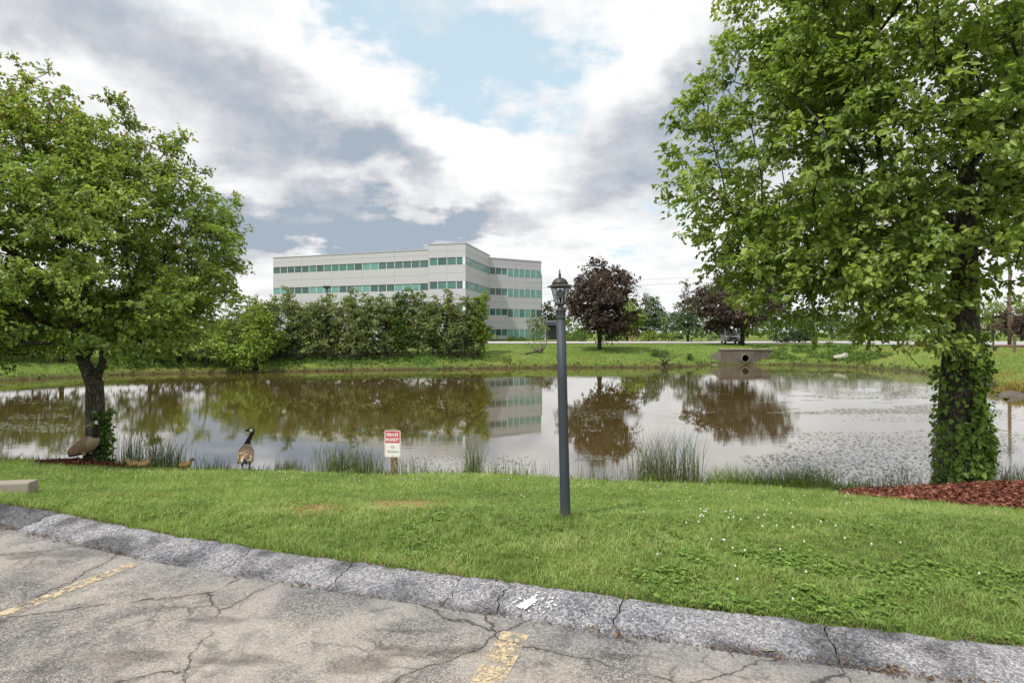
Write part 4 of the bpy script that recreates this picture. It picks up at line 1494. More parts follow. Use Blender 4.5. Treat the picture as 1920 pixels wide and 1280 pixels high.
mb = MB()
v_, f_ = wall_with_hole(-2.55, 0.95, -0.4, 1.45, 0.0, 0.62, 0.36, 0.35)
mb.add(v_, f_)
mb.box((-0.8, 0.5, 0.5), (3.5, 0.2, 1.85))
mb.build('headwall', M['concrete_dark'], cv)
mb = MB()
mb.lathe([(0.36, 0), (0.47, 0), (0.47, 0.14), (0.36, 0.14)], 24, cap=False)
mb.v = [(x, -z + 0.004, y + 0.62) for (x, y, z) in mb.v]
mb.build('pipe_collar', M['concrete'], cv)
mb = MB()
mb.lathe([(0.355, 0), (0.355, 0.38)], 24, cap=True)
mb.v = [(x, z + 0.02, y + 0.62) for (x, y, z) in mb.v]
mb.f = [f for f in mb.f if not (len(f) > 4 and f[0] == 23)]
mb.build('pipe_bore', M['black'], cv)
# wing walls splay back into the bank, with a raised cap
mb = MB(); mb.add([(-2.55, 0, -0.4), (-3.1, 1.3, -0.4), (-3.1, 1.3, 0.9), (-2.55, 0, 1.42), (-2.25, 0.1, -0.4), (-2.8, 1.5, -0.4), (-2.8, 1.5, 0.9), (-2.25, 0.1, 1.42)],
                  [(0, 3, 2, 1), (4, 5, 6, 7), (3, 7, 6, 2), (0, 1, 5, 4), (1, 2, 6, 5), (0, 4, 7, 3)])
mb.build('wing_wall', M['concrete'], cv)
mb = MB(); mb.add([(0.95, 0.0, -0.3), (3.3, 1.0, 0.0), (3.3, 1.0, 1.38), (0.95, 0.0, 1.45), (0.95, 0.35, -0.3), (3.3, 1.3, 0.0), (3.3, 1.3, 1.38), (0.95, 0.35, 1.45)],
                  [(0, 1, 2, 3), (4, 7, 6, 5), (3, 2, 6, 7), (0, 4, 5, 1), (1, 5, 6, 2), (0, 3, 7, 4)])
mb.build('wing_wall', M['concrete_dark'], cv)
mb = MB(); mb.box((-0.8, 0.2, 1.51), (3.7, 0.55, 0.11), 0, 0.02); mb.build('cap', M['kerb_stone'], cv)
mb = MB(); mb.box((2.2, 0.67, 1.49), (2.7, 0.4, 0.10), math.atan2(1, 2.35), 0.02); mb.build('cap', M['kerb_stone'], cv)

# ------------------------------------------------------------------ parked car under the copper tree
def make_car(label, loc, rz):
    root = empty('parked_car', loc, label, 'car', rz=rz)
    paint = simple('car_paint_silver', (0.33, 0.34, 0.35), 0.3, 0.5, 0.05, 3)
    glass = simple('car_glass', (0.02, 0.025, 0.03), 0.08, 0, 0.05, 2)
    tyre = simple('tyre', (0.02, 0.02, 0.02), 0.9)
    trim = simple('car_black_trim', (0.02, 0.02, 0.022), 0.6)
    rim = simple('wheel_rim', (0.45, 0.45, 0.46), 0.35, 0.7)
    lampm = simple('lamp_lens', (0.75, 0.76, 0.76), 0.15)

    def loft(secs):
        vs, fs = [], []
        n = len(secs[0])
        for s in secs:
            vs += s
        for j in range(len(secs) - 1):
            for i in range(n):
                k2 = (i + 1) % n
                fs.append((j * n + i, j * n + k2, (j + 1) * n + k2, (j + 1) * n + i))
        fs += [tuple(range(n - 1, -1, -1)), tuple(range((len(secs) - 1) * n, len(secs) * n))]
        return vs, fs

    def sec(y, hw, zb, zt, rnd):
        return [(-hw + 0.06, y, zb), (hw - 0.06, y, zb), (hw, y, zb + 0.12), (hw, y, zt - rnd), (hw - rnd, y, zt), (-hw + rnd, y, zt), (-hw, y, zt - rnd), (-hw, y, zb + 0.12)]

    v, f = loft([sec(-2.30, 0.80, 0.36, 0.80, 0.08), sec(-2.22, 0.88, 0.30, 0.93, 0.10), sec(-1.9, 0.93, 0.28, 1.02, 0.10), sec(-1.15, 0.94, 0.28, 1.08, 0.08),
                 sec(0.0, 0.95, 0.28, 1.06, 0.05), sec(1.6, 0.94, 0.28, 1.06, 0.06), sec(2.15, 0.90, 0.32, 1.04, 0.08), sec(2.28, 0.82, 0.40, 0.95, 0.08)])
    MB().add(v, f).build('body', paint, root, False)

    def sec2(y, hw, z0, z1):
        return [(-hw - 0.12, y, z0), (hw + 0.12, y, z0), (hw, y + 0.0, z1), (-hw, y, z1)]
    cab = MB()
    vs = [(-0.86, -1.15, 1.05), (0.86, -1.15, 1.05), (0.90, 2.1, 1.05), (-0.90, 2.1, 1.05), (-0.66, -0.35, 1.66), (0.66, -0.35, 1.66), (0.68, 1.85, 1.64), (-0.68, 1.85, 1.64)]
    cab.add(vs, [(0, 1, 5, 4), (1, 2, 6, 5), (2, 3, 7, 6), (3, 0, 4, 7), (4, 5, 6, 7), (0, 3, 2, 1)])
    cab.build('cabin_glass', glass, root)
    mb = MB(); mb.box((0, 0.75, 1.685), (1.40, 2.25, 0.07), 0, 0.03); mb.build('roof', paint, root)
    for s in (-1, 1):
        mb = MB(); mb.tube([(s * 0.87, -1.16, 1.06), (s * 0.67, -0.36, 1.66)], 0.045, 6); mb.build('pillar', paint, root)
        mb = MB(); mb.tube([(s * 0.91, 2.1, 1.06), (s * 0.69, 1.85, 1.65)], 0.06, 6); mb.build('pillar', paint, root)
        mb = MB(); mb.tube([(s * 0.905, 0.55, 1.06), (s * 0.69, 0.6, 1.65)], 0.04, 6); mb.build('pillar', trim, root)
        mb = MB(); mb.box((s * 1.02, -0.75, 1.10), (0.2, 0.12, 0.14), 0, 0.03); mb.build('mirror', paint, root)
        mb = MB(); mb.box((s * 0.66, -2.235, 0.80), (0.34, 0.10, 0.15), 0, 0.03); mb.build('headlight', lampm, root)
        for y in (-1.42, 1.42):
            wb = MB(); wb.lathe([(0.20, -0.11), (0.33, -0.11), (0.355, -0.07), (0.355, 0.07), (0.33, 0.11), (0.20, 0.11)], 20)
            wb.v = [(s * 0.86 + z, y + x, 0.355 + yy) for (x, yy, z) in wb.v]
            wo_ = wb.build('wheel', tyre, root, True)
            wr_ = MB(); wr_.lathe([(0.04, -0.115), (0.21, -0.115), (0.21, 0.118), (0.05, 0.118)], 14)
            wr_.v = [(s * 0.86 + z, y + x, 0.355 + yy) for (x, yy, z) in wr_.v]
            wr_.build('rim', rim, wo_, True)
    mb = MB(); mb.box((0, -2.30, 0.72), (0.86, 0.06, 0.24), 0, 0.02); mb.build('grille', trim, root)
    mb = MB(); mb.box((0, -2.31, 0.45), (1.35, 0.10, 0.17), 0, 0.03); mb.build('bumper', trim, root)
    mb = MB(); mb.box((0, -2.372, 0.50), (0.42, 0.02, 0.12)); mb.build('licence_plate', lampm, root)
    return root


cxp = at(1381, 73.5)
make_car('silver sport utility car facing the pond beneath the copper tree', (cxp, 75.6, hz(cxp, 75.6) + 0.05), R(-12))

# ------------------------------------------------------------------ lot light behind the hedge row
ly = 62.0
lxp = at(613, ly)
lz = hz(lxp, ly)
lt = empty('lot_light', (lxp, ly, lz), 'dark square-headed lot light on a thin pole behind the hedge trees', 'light pole')
ztop = EYE + (HOR - 541) * ly / F - lz
M['dark_metal'] = simple('dark_bronze_metal', (0.03, 0.027, 0.025), 0.5, 0.3)
mb = MB(); mb.tube([(0, 0, 0), (0, 0, ztop)], [0.09, 0.07], 8); mb.build('pole', M['dark_metal'], lt, True)
mb = MB(); mb.box((0.0, 0, ztop + 0.17), (0.72, 0.42, 0.24), 0, 0.03); mb.build('lamp_head', M['dark_metal'], lt)
mb = MB(); mb.box((0.0, 0, ztop + 0.01), (0.2, 0.14, 0.10)); mb.build('bracket', M['dark_metal'], lt)
mb = MB(); mb.lathe([(0.22, -0.1), (0.22, 0.35), (0.18, 0.4)], 12); mb.build('footing', M['concrete'], lt)

# ------------------------------------------------------------------ utility pole and wires
uy = 66.0
uxp = at(1893, uy)
uz = hz(uxp, uy)
up_ = empty('utility_pole', (uxp, uy, uz), 'tall wooden utility pole with crossarm at the right edge', 'utility pole')
M['pole_wood'] = bark_mat('pole_wood', (0.16, 0.12, 0.09), (0.30, 0.25, 0.20), 5)
mb = MB(); mb.tube([(0, 0, -0.2), (0, 0, 4), (0.03, 0, 10.2)], [0.20, 0.18, 0.14], 10); mb.build('pole', M['pole_wood'], up_, True)
mb = MB(); mb.box((0.03, -0.16, 9.3), (2.6, 0.12, 0.14)); mb.build('crossarm', M['pole_wood'], up_)
mb = MB(); mb.box((0.24, -0.02, 3.2), (0.12, 0.10, 0.9)); mb.build('meter_box', M['concrete'], up_)
for dx in (-1.15, -0.5, 0.55, 1.2):
    mb = MB(); mb.lathe([(0.03, 0), (0.06, 0.05), (0.045, 0.10), (0.055, 0.15), (0.02, 0.2)], 8, (0.03 + dx, -0.16, 9.37)); mb.build('insulator', M['concrete'], up_)
for k_, (zz, lab) in enumerate([(9.55, 'upper thin power line crossing the sky beyond the copper trees'), (8.6, 'lower thin power line crossing the sky beyond the copper trees')]):
    a = Vector((uxp + 0.03, uy, uz + zz))
    b = Vector((-60, 170, 14.0 + zz - 8))
    mb = MB()
    pts = [a.lerp(b, i / 30) - Vector((0, 0, 4 * 0.9 * (i / 30) * (1 - i / 30))) for i in range(31)]
    o = MB().tube(pts, 0.02, 4).build('power_line', M['dark_metal'])
    setp(o, lab, 'power line', 'power lines beyond the street')

# ------------------------------------------------------------------ small street bits
M['wood_grey'] = bark_mat('weathered_wood', (0.17, 0.14, 0.11), (0.36, 0.32, 0.27), 8)
py_ = 45.0
pxp = at(1902, py_)
wp = empty('wooden_post', (pxp, py_, hz(pxp, py_)), 'short weathered wooden post on the right bank lawn', 'post')
mb = MB(); mb.box((0, 0, 0.6), (0.2, 0.14, 1.3), 0.05, 0.015); mb.build('shaft', M['wood_grey'], wp)
mb = MB(); mb.box((0, 0, 1.27), (0.24, 0.18, 0.05), 0.05, 0.01); mb.build('cap', M['wood_grey'], wp)
bx, by = at(1852, 48), 48.0
bl = empty('low_bench', (bx, by, hz(bx, by)), 'low dark plank bench lying across the right bank lawn', 'bench')
mb = MB(); mb.box((0, 0, 0.30), (1.7, 0.3, 0.07), 0.02, 0.01); mb.build('seat', simple('dark_plank', (0.06, 0.045, 0.035), 0.8), bl)
for sx in (-0.6, 0.6):
    mb = MB(); mb.box((sx, 0, 0.12), (0.12, 0.24, 0.3)); mb.build('leg', M['concrete_dark'], bl)
rx_, ry_ = at(1834, 58), 58.0
fh = empty('red_hydrant', (rx_, ry_, hz(rx_, ry_)), 'small red hydrant beside the right trunk, before the street', 'hydrant')
redm = simple('hydrant_red', (0.42, 0.05, 0.03), 0.45)
mb = MB(); mb.lathe([(0.17, 0), (0.17, 0.06), (0.13, 0.08), (0.13, 0.55), (0.17, 0.57), (0.17, 0.62), (0.13, 0.70), (0.06, 0.76), (0.03, 0.8)], 14); mb.build('barrel', redm, fh, True)
for s in (-1, 1):
    mb = MB(); mb.tube([(s * 0.1, 0, 0.46), (s * 0.22, 0, 0.46)], 0.07, 10); mb.build('outlet', redm, fh, True)
for i, (px, lab) in enumerate([(1186, 'left pale wooden gate post across the street'), (1193, 'right pale wooden gate post across the street')]):
    x_ = at(px, 97)
    o = MB().box((x_, 97, hz(x_, 97) + 0.75), (0.25, 0.25, 1.6), 0, 0.03).build('gate_post', simple('pale_timber', (0.50, 0.36, 0.18), 0.8))
    setp(o, lab, 'post', 'pale gate posts across the street')


def rock(label, x, y, s, seed, mat, name='boulder', grp=None):
    rng = np.random.default_rng(seed)
    bm = bmesh.new()
    bmesh.ops.create_icosphere(bm, subdivisions=3, radius=1.0)
    V = np.array([v.co[:] for v in bm.verts])
    d = 0.75 + 0.5 * vn3(V * 1.3 + seed, 1.0) + 0.15 * vn3(V * 4 + seed, 1.0)
    V = V * d[:, None] * np.array(s)
    for v, c_ in zip(bm.verts, V):
        v.co = c_
    me = bpy.data.meshes.new(name)
    bm.to_mesh(me)
    bm.free()
    me.materials.append(mat)
    o = link(name, me)
    o.location = (x, y, hz(x, y) + s[2] * 0.35)
    setp(o, label, 'rock', grp)


M['rock'] = simple('bank_stone', (0.36, 0.33, 0.28), 0.9, 0, 0.35, 3, 0.4)
rock('pale flat boulder on the far shore right of the culvert', at(1580, 51.6), 51.8, (0.75, 0.4, 0.3), 1, M['rock'])
rock('smaller pale stone beside the flat boulder on the far shore', at(1592, 51.6), 52.2, (0.32, 0.3, 0.25), 2, M['rock'])
rock('dark boulder at the right bank waterline', at(1912, 26.8), 27.2, (0.7, 0.4, 0.3), 3, simple('dark_rock', (0.10, 0.085, 0.07), 0.9, 0, 0.4, 4, 0.4))
rock('dark stone at the far waterline left of the culvert', at(1345, 52), 52.6, (0.4, 0.3, 0.2), 4, M['concrete_dark'])


def branch_pile(name, label, x, y, seed, n, length, rad, mat, zoff=0.0):
    rr = random.Random(seed)
    z = hz(x, y)
    root = empty(name, (x, y, z), label, 'branch')
    for i in range(n):
        a = rr.uniform(0, 6.28)
        el = rr.uniform(0.1, 1.2)
        L_ = length * rr.uniform(0.5, 1)
        p = Vector((rr.uniform(-.3, .3), rr.uniform(-.2, .2), zoff))
        pts = [p]
        d = Vector((math.cos(a) * math.cos(el), math.sin(a) * math.cos(el) * 0.5, math.sin(el)))
        for s in range(4):
            d = (d + Vector((rr.uniform(-.25, .25), rr.uniform(-.25, .25), rr.uniform(-.25, .2)))).normalized()
            pts.append(pts[-1] + d * L_ / 4)
        MB().tube(pts, [rad, rad * .8, rad * .6, rad * .4, rad * .2], 5).build('twig', mat, root, True)
    return root


branch_pile('dead_branch', 'bare dead branches sticking up at the far waterline left of the culvert', at(1246, 49), 49.3, 4, 16, 2.6, 0.035, M['bark'])
branch_pile('driftwood', 'pile of grey driftwood on the far bank left of the copper tree', at(1012, 53), 53.5, 5, 12, 1.9, 0.05, M['wood_grey'])
lg = MB().tube([(at(985, 52.6), 52.6, hz(at(985, 52.6), 52.6) + 0.1), (at(1010, 53.8), 53.8, hz(at(1010, 53.8), 53.8) + 0.22)], [0.10, 0.07], 8).build('log', M['wood_grey'])
setp(lg, 'pale fallen log on the far bank beside the driftwood', 'log')


# ================================================================== grasses
def blades(x, y, z, h, wd, lean, col, rng, tri=True, segs=2):
    """grass blades: base points, heights, widths. segs 1 = one triangle, 2 = bent blade of three triangles"""
    n = len(x)
    a = rng.random(n) * 2 * np.pi
    bx_, by_ = np.cos(a), np.sin(a)
    la = rng.random(n) * 2 * np.pi
    lm = lean * (0.3 + rng.random(n))
    lx_, ly_ = np.cos(la) * lm * h, np.sin(la) * lm * h
    P = np.stack([x, y, z], 1)
    B = np.stack([bx_, by_, np.zeros(n)], 1) * (wd / 2)[:, None]
    tip = P + np.stack([lx_, ly_, h * np.sqrt(np.maximum(0.1, 1 - 0.5 * lm ** 2))], 1)
    if segs == 1:
        V = np.stack([P - B, P + B, tip], 1).reshape(-1, 3)
        Fc = (np.arange(n) * 3)[:, None] + np.array([[0, 1, 2]])
        kk = 3
    else:
        mid = P + np.stack([lx_ * 0.28, ly_ * 0.28, h * 0.58], 1)
        V = np.stack([P - B, P + B, mid - B * 0.8, mid + B * 0.8, tip], 1).reshape(-1, 3)
        b = (np.arange(n) * 5)[:, None]
        Fc = np.concatenate([b + np.array([[0, 1, 3]]), b + np.array([[0, 3, 2]]), b + np.array([[2, 3, 4]])])
        kk = 5
    return V, Fc, np.repeat(col, kk, axis=0)


def pal_mix(v, pal):
    pal = np.array(pal)
    v = np.clip(v, 0, 0.999) * (len(pal) - 1)
    i = v.astype(int)
    f = (v - i)[:, None]
    return pal[i] * (1 - f) + pal[i + 1] * f


MULCH = [(6.75, 7.85, 1.85, 1.72), (-8.15, 10.8, 0.75, 0.32)]        # mounds: centre, half axes


def mulch_d(x, y, i):
    cx_, cy_, ax_, ay_ = MULCH[i]
    a = 0.10
    dx, dy = x - cx_, y - cy_
    u_ = dx * math.cos(a) + dy * math.sin(a)
    v_ = -dx * math.sin(a) + dy * math.cos(a)
    return np.hypot(u_ / ax_, v_ / ay_) + 0.10 * (vn2(x, y, 3.0) - 0.5)


LAWN = [(0.135, 0.215, 0.060), (0.215, 0.320, 0.086), (0.300, 0.415, 0.120), (0.43, 0.50, 0.21)]
rng = np.random.default_rng(77)


def lawn_patch(y0, y1, dens, hgt, wd, segs):
    xm = y1 * 0.97 + 2.6
    n = int((y1 - y0) * 2 * xm * dens)
    x = rng.uniform(-xm, xm, n)
    y = rng.uniform(y0, y1, n)
    s = pond_sd(x, y)
    sd = (y - toe_y(x)) * 0.957
    edge = 0.365 + 0.05 * (fbm2(x, y, 3.5, 6.1, 3) - 0.5)
    keep = (sd > edge) & (s > 0.35) & (np.abs(x) < y * 0.97 + 2.6)
    keep &= (mulch_d(x, y, 0) > 1.0) & (mulch_d(x, y, 1) > 1.0)
    dpv = dry_patch(x, y)
    bsv = bare_spot(x, y)
    keep &= rng.random(n) > np.maximum(0.72 * dpv, 0.97 * bsv)
    tu = fbm2(x, y, 11.0, 1.0, 2)
    keep &= rng.random(n) < (0.40 + 1.1 * fbm2(x, y, 1.6, 3.0, 3)) * np.clip(0.25 + 3.0 * (tu - 0.28), 0.12, 1.25)
    x, y, s, dpv = x[keep], y[keep], s[keep], dpv[keep]
    z = height(x, y) - 0.006
    big = fbm2(x, y, 0.7, 9.0, 4)
    fine_ = fbm2(x, y, 5.0, 2.0, 3)
    tu = fbm2(x, y, 11.0, 1.0, 2)
    h = hgt * (0.5 + 0.9 * rng.random(len(x))) * (0.45 + 1.1 * fine_) * (0.7 + 0.6 * big) * (0.45 + 1.15 * tu)
    h *= 1 + 0.5 * np.exp(-((y - toe_y(x)) * 0.957 - 0.36) / 0.08)
    h *= np.where(dpv > 0.3, 0.6, 1)
    mid_ = fbm2(x, y * 1.3, 2.3, 5.0, 3)
    v = 0.40 + 0.75 * (big - 0.5) + 0.40 * (rng.random(len(x)) - 0.4) + 0.55 * (fine_ - 0.5) + 0.9 * (mid_ - 0.5) + 0.35 * (tu - 0.5)
    colr = pal_mix(v, LAWN)
    straw = (rng.random(len(x)) < 0.07 + 0.85 * dpv)[:, None]
    colr = np.where(straw, np.array([0.42, 0.34, 0.17]) * (0.6 + 0.6 * rng.random((len(x), 1))), colr)
    return blades(x, y, z, h, wd * (0.7 + 0.6 * rng.random(len(x))), 1.05, colr, rng, True, segs)


parts = [lawn_patch(2.0, 4.2, 12500, 0.043, 0.0046, 2), lawn_patch(4.2, 5.6, 9500, 0.045, 0.0055, 2), lawn_patch(5.6, 7.5, 4600, 0.046, 0.0075, 1),
         lawn_patch(7.5, 11.2, 2600, 0.055, 0.011, 1)]
# longer grass the mower misses round the foot of the lamp post
nl = 420
al, rl_ = rng.random(nl) * 6.28, 0.045 + np.abs(rng.normal(size=nl)) * 0.035
xl, yl_ = 0.468 + rl_ * np.cos(al), 4.967 + rl_ * np.sin(al)
parts.append(blades(xl, yl_, height(xl, yl_) - 0.005, 0.04 + 0.075 * rng.random(nl), np.full(nl, 0.005), 0.8, pal_mix(rng.random(nl) * 0.8, LAWN), rng, True, 2))
V, Fc, Cc, b0 = [], [], [], 0
for v_, f_, c_ in parts:
    V.append(v_); Fc.append(f_ + b0); Cc.append(c_); b0 += len(v_)
o = link('lawn_grass', np_mesh('lawn_grass', np.concatenate(V), np.concatenate(Fc), M['blade'], np.concatenate(Cc)))
setp(o, 'mown green lawn grass between the kerb and the pond', 'grass', kind='stuff')

# clover and low broad weeds near the kerb on the right, small clover elsewhere
def clover(regions):
    Ps, Cs, Ss = [], [], []
    for (x0, x1, y0, y1, n, thr) in regions:
        x = rng.uniform(x0, x1, n)
        y = rng.uniform(y0, y1, n)
        sd = (y - toe_y(x)) * 0.957
        kp_ = (sd > 0.37) & (fbm2(x, y, 2.2, 4.7, 3) + 0.34 * (rng.random(n) - 0.5) > thr + 0.02) & (mulch_d(x, y, 0) > 1.05)
        x, y = x[kp_], y[kp_]
        z = height(x, y) + 0.008 + 0.032 * rng.random(len(x))
        Ps.append(np.stack([x, y, z], 1))
    P = np.concatenate(Ps)
    n = len(P)
    a0 = rng.random(n) * 6.28
    base = np.repeat(P, 3, axis=0)
    a = np.repeat(a0, 3) + np.tile(np.array([0, 2.1, 4.2]), n)
    T = unit(np.stack([np.cos(a), np.sin(a), 0.15 + 0.25 * rng.random(3 * n)], 1))
    Nn = unit(np.array([0, 0, 1.0]) + rng.normal(size=(3 * n, 3)) * 0.25)
    L_ = np.repeat(0.016 + 0.012 * rng.random(n), 3)
    V, Fq, kk = leaf_arrays(base, T, Nn, L_, L_ * 0.95, rng, False)
    colr = pal_mix(np.repeat(rng.random(n), 3), [(0.12, 0.21, 0.045), (0.19, 0.30, 0.065), (0.28, 0.40, 0.11)])
    return V, Fq, np.repeat(colr, kk, axis=0)


V, Fq, Cc = clover([(1.2, 3.8, 2.5, 4.2, 9000, 0.47), (0.6, 2.2, 3.1, 3.9, 2600, 0.50), (-4, 4, 4.0, 6.5, 6000, 0.58), (-9, 7, 6.5, 10.2, 9000, 0.55)])
o = link('clover_patch', np_mesh('clover_patch', V, Fq, M['blade'], Cc))
setp(o, 'low clover and broad weeds growing in the lawn', 'clover', kind='stuff')
# white clover heads
M['flower'] = simple('clover_white', (0.62, 0.62, 0.54), 0.8, 0, 0.1, 20)
mb = MB()
rr = random.Random(8)
fl = []
for i in range(26):
    fl.append((rr.uniform(1.5, 2.7), rr.uniform(4.0, 5.3), 0.0085))
for i in range(14):
    fl.append((rr.uniform(1.0, 3.3), rr.uniform(3.4, 5.2), 0.008))
for i in range(150):
    y = rr.uniform(8.0, 10.3)
    fl.append((rr.uniform(-y * 0.9, y * 0.8), y, 0.008))
for i in range(30):
    y = rr.uniform(6.0, 8.5)
    fl.append((rr.uniform(0, y * 0.6), y, 0.008))
for (x, y, r_) in fl:
    if (y - float(toe_y(x))) < 0.4 or float(mulch_d(np.array([x]), np.array([y]), 0)[0]) < 1.05:
        continue
    z = hz(x, y) + 0.05 + rr.uniform(0, 0.025)
    mb.lathe([(r_ * .3, -r_), (r_ * .95, -r_ * .3), (r_ * .8, r_ * .45), (r_ * .25, r_ * .9)], 6, (x, y, z))
o = mb.build('clover_flowers', M['flower'])
setp(o, 'white clover flower heads dotted over the lawn', 'flowers', kind='stuff')

# rough fringe of longer grass along the near bank
n = 60000
x = rng.uniform(-14, 10, n)
y = rng.uniform(8.4, 14.5, n)
s = pond_sd(x, y)
lush = np.clip((fbm2(x, y * 0.3, 0.55, 8.0, 3) - 0.32) * 2.6, 0.05, 1)
lush = np.maximum(lush, np.where((x > 3.3) & (x < 5.7), 0.9, 0))
k_ = (s > -0.1) & (s < 0.95) & (rng.random(n) < lush) & (mulch_d(x, y, 0) > 1.0) & (mulch_d(x, y, 1) > 1.0)
x, y, s, lush = x[k_], y[k_], s[k_], lush[k_]
h = (0.08 + 0.22 * rng.random(len(x))) * (0.5 + 0.7 * lush) * np.where(s > 0.7, 0.55, 1)
colr = pal_mix(0.2 + 0.6 * rng.random(len(x)), [(0.07, 0.12, 0.025), (0.12, 0.19, 0.035), (0.20, 0.27, 0.06), (0.28, 0.30, 0.10)])
V, Fc, Cc = blades(x, y, height(x, y) - 0.01, h, 0.010 + 0.008 * rng.random(len(x)), 0.7, colr, rng, True, 2)
o = link('bank_grass', np_mesh('bank_grass', V, Fc, M['blade'], Cc))
setp(o, 'rough longer grass along the near edge of the pond', 'grass', kind='stuff')


# reed clumps: photo columns, base depth, height, number, spread
REEDC = [(0.050, 0.080, 0.030), (0.090, 0.135, 0.042), (0.150, 0.195, 0.065), (0.26, 0.26, 0.13)]


def reed(label, px0, px1, h, n, seed, pal=REEDC, lean=0.28, wd=0.011, ds=0.0):
    n, wd, h = int(n * 0.85), wd * 0.74, h * 0.95
    rg = np.random.default_rng(seed)
    xc = (px0 + px1) / 2
    Y = 11.2
    for _ in range(12):
        X = at(xc, Y)
        s_ = float(pond_sd(np.array([X]), np.array([Y]))[0])
        Y += (s_ - (0.18 + ds)) * 0.8
    X = at(xc, Y)
    wdt = (px1 - px0) / F * Y
    root_z = hz(X, Y)
    x = X + (rg.beta(2.0, 2.0, n) - 0.5) * wdt * 1.05
    # keep the clump along the shore line
    x2 = np.array([X - 0.6, X + 0.6])
    dy = -0.12
    y = Y + (x - X) * dy + rg.normal(size=n) * 0.22
    z = np.maximum(height(x, y), WATER - 0.15) - 0.02
    hh = h * (0.25 + 0.75 * rg.random(n) ** 1.1) + (WATER + 0.35 - np.minimum(z, WATER + 0.35)) * 0.5
    colr = pal_mix(rg.random(n) ** 1.2, pal)
    V, Fc, Cc = blades(x, y, z, hh, wd * (0.6 + 0.8 * rg.random(n)), lean, colr, rg, True, 2)
    b = np.array([X, Y, root_z])
    o = link('reed_clump', np_mesh('reed_clump', V - b, Fc, M['blade'], Cc))
    o.location = b
    setp(o, label, 'reeds', 'reed clumps along the near shore')


reed('tall dark reed clump just right of the left tree', 212, 275, 1.25, 300, 1, REEDC, 0.25, 0.009)
reed('dense dark reed clump behind the goslings', 272, 345, 0.95, 520, 2, REEDC, 0.25, 0.010)
reed('short reed tuft between the lone gosling and the standing goose', 365, 440, 0.48, 190, 3)
reed('low reed tuft right of the standing goose', 515, 578, 0.45, 330, 4)
reed('dense green reed bed left of the warning sign', 588, 722, 0.85, 820, 5)
reed('thin dark reed tuft right of the warning sign', 738, 800, 0.62, 110, 6)
reed('narrow upright reed clump midway between sign and lamp post', 866, 908, 0.92, 260, 7)
reed('sparse leaning reeds just left of the lamp post', 905, 1042, 0.62, 130, 8)
reed('thin sparse reeds just right of the lamp post', 1072, 1170, 0.55, 110, 9)
reed('tallest bushy reed clump right of the lamp post', 1178, 1318, 1.30, 760, 10, [(0.05, 0.075, 0.025), (0.085, 0.115, 0.04), (0.14, 0.165, 0.06), (0.24, 0.22, 0.11)], 0.30)
reed('bright arching grass clump right of the tallest reeds', 1330, 1440, 0.62, 700, 11, [(0.09, 0.15, 0.03), (0.15, 0.22, 0.045), (0.24, 0.29, 0.07)], 0.8, 0.012)
reed('broad arching pale grass clump at the shore nearest the mulch', 1430, 1565, 0.66, 1000, 12, [(0.10, 0.15, 0.03), (0.17, 0.23, 0.05), (0.27, 0.30, 0.09)], 0.8, 0.012)
reed('small thin reed tuft left of the dark leaning reeds', 1588, 1642, 0.42, 90, 13)
reed('dark leaning reed tuft left of the right tree', 1645, 1715, 0.70, 160, 14)
reed('tall thick reed clump right of the right tree', 1838, 1940, 0.85, 520, 15)

# far-bank grass and weeds
n = 300000
x = rng.uniform(-60, 60, n)
y = rng.uniform(24, 76, n)
s = pond_sd(x, y)
kk_ = (s > 0.12 + 0.5 * np.clip(fbm2(x, y, 0.5, 5.0, 3) - 0.45, 0, 1)) & (s < 26) & (np.abs(x) < y * 0.95 + 1) & (rng.random(n) < np.where(s < 6, 1.0, 0.35))
x, y, s = x[kk_], y[kk_], s[kk_]
ins_road = y > 73
weed = (x > 22) & (y > 49) & (s < 7)
h = 0.06 + 0.10 * rng.random(len(x)) + 0.16 * np.exp(-s / 1.4) * rng.random(len(x)) + 0.10 * weed * rng.random(len(x))
tone_ = 0.25 + 0.5 * fbm2(x, y, 0.22, 4.0, 4) + 0.35 * (rng.random(len(x)) - 0.5)
colr = pal_mix(tone_, [(0.08, 0.12, 0.03), (0.13, 0.21, 0.04), (0.20, 0.29, 0.055), (0.30, 0.31, 0.10)])
am = ((rng.random(len(x)) < 0.6) & (x > 20) & (y < 34) & (s < 2.0))[:, None]
colr = np.where(am, np.array([0.36, 0.25, 0.07]), colr)
dryb = ((rng.random(len(x)) < 0.55 * np.clip(fbm2(x, y, 0.35, 7.0, 3) * 2.2 - 0.4, 0, 1)) & (x > 22) & (y < 60))[:, None]
colr = np.where(dryb & ~am, np.array([0.34, 0.30, 0.11]) * (0.7 + 0.6 * rng.random((len(x), 1))), colr)
V, Fc, Cc = blades(x, y, height(x, y) - 0.01, h, 0.035 + 0.03 * rng.random(len(x)), 0.6, colr, rng, True, 1)
o = link('far_bank_grass', np_mesh('far_bank_grass', V, Fc, M['blade'], Cc))
setp(o, 'grass on the bank across the pond', 'grass', kind='stuff')
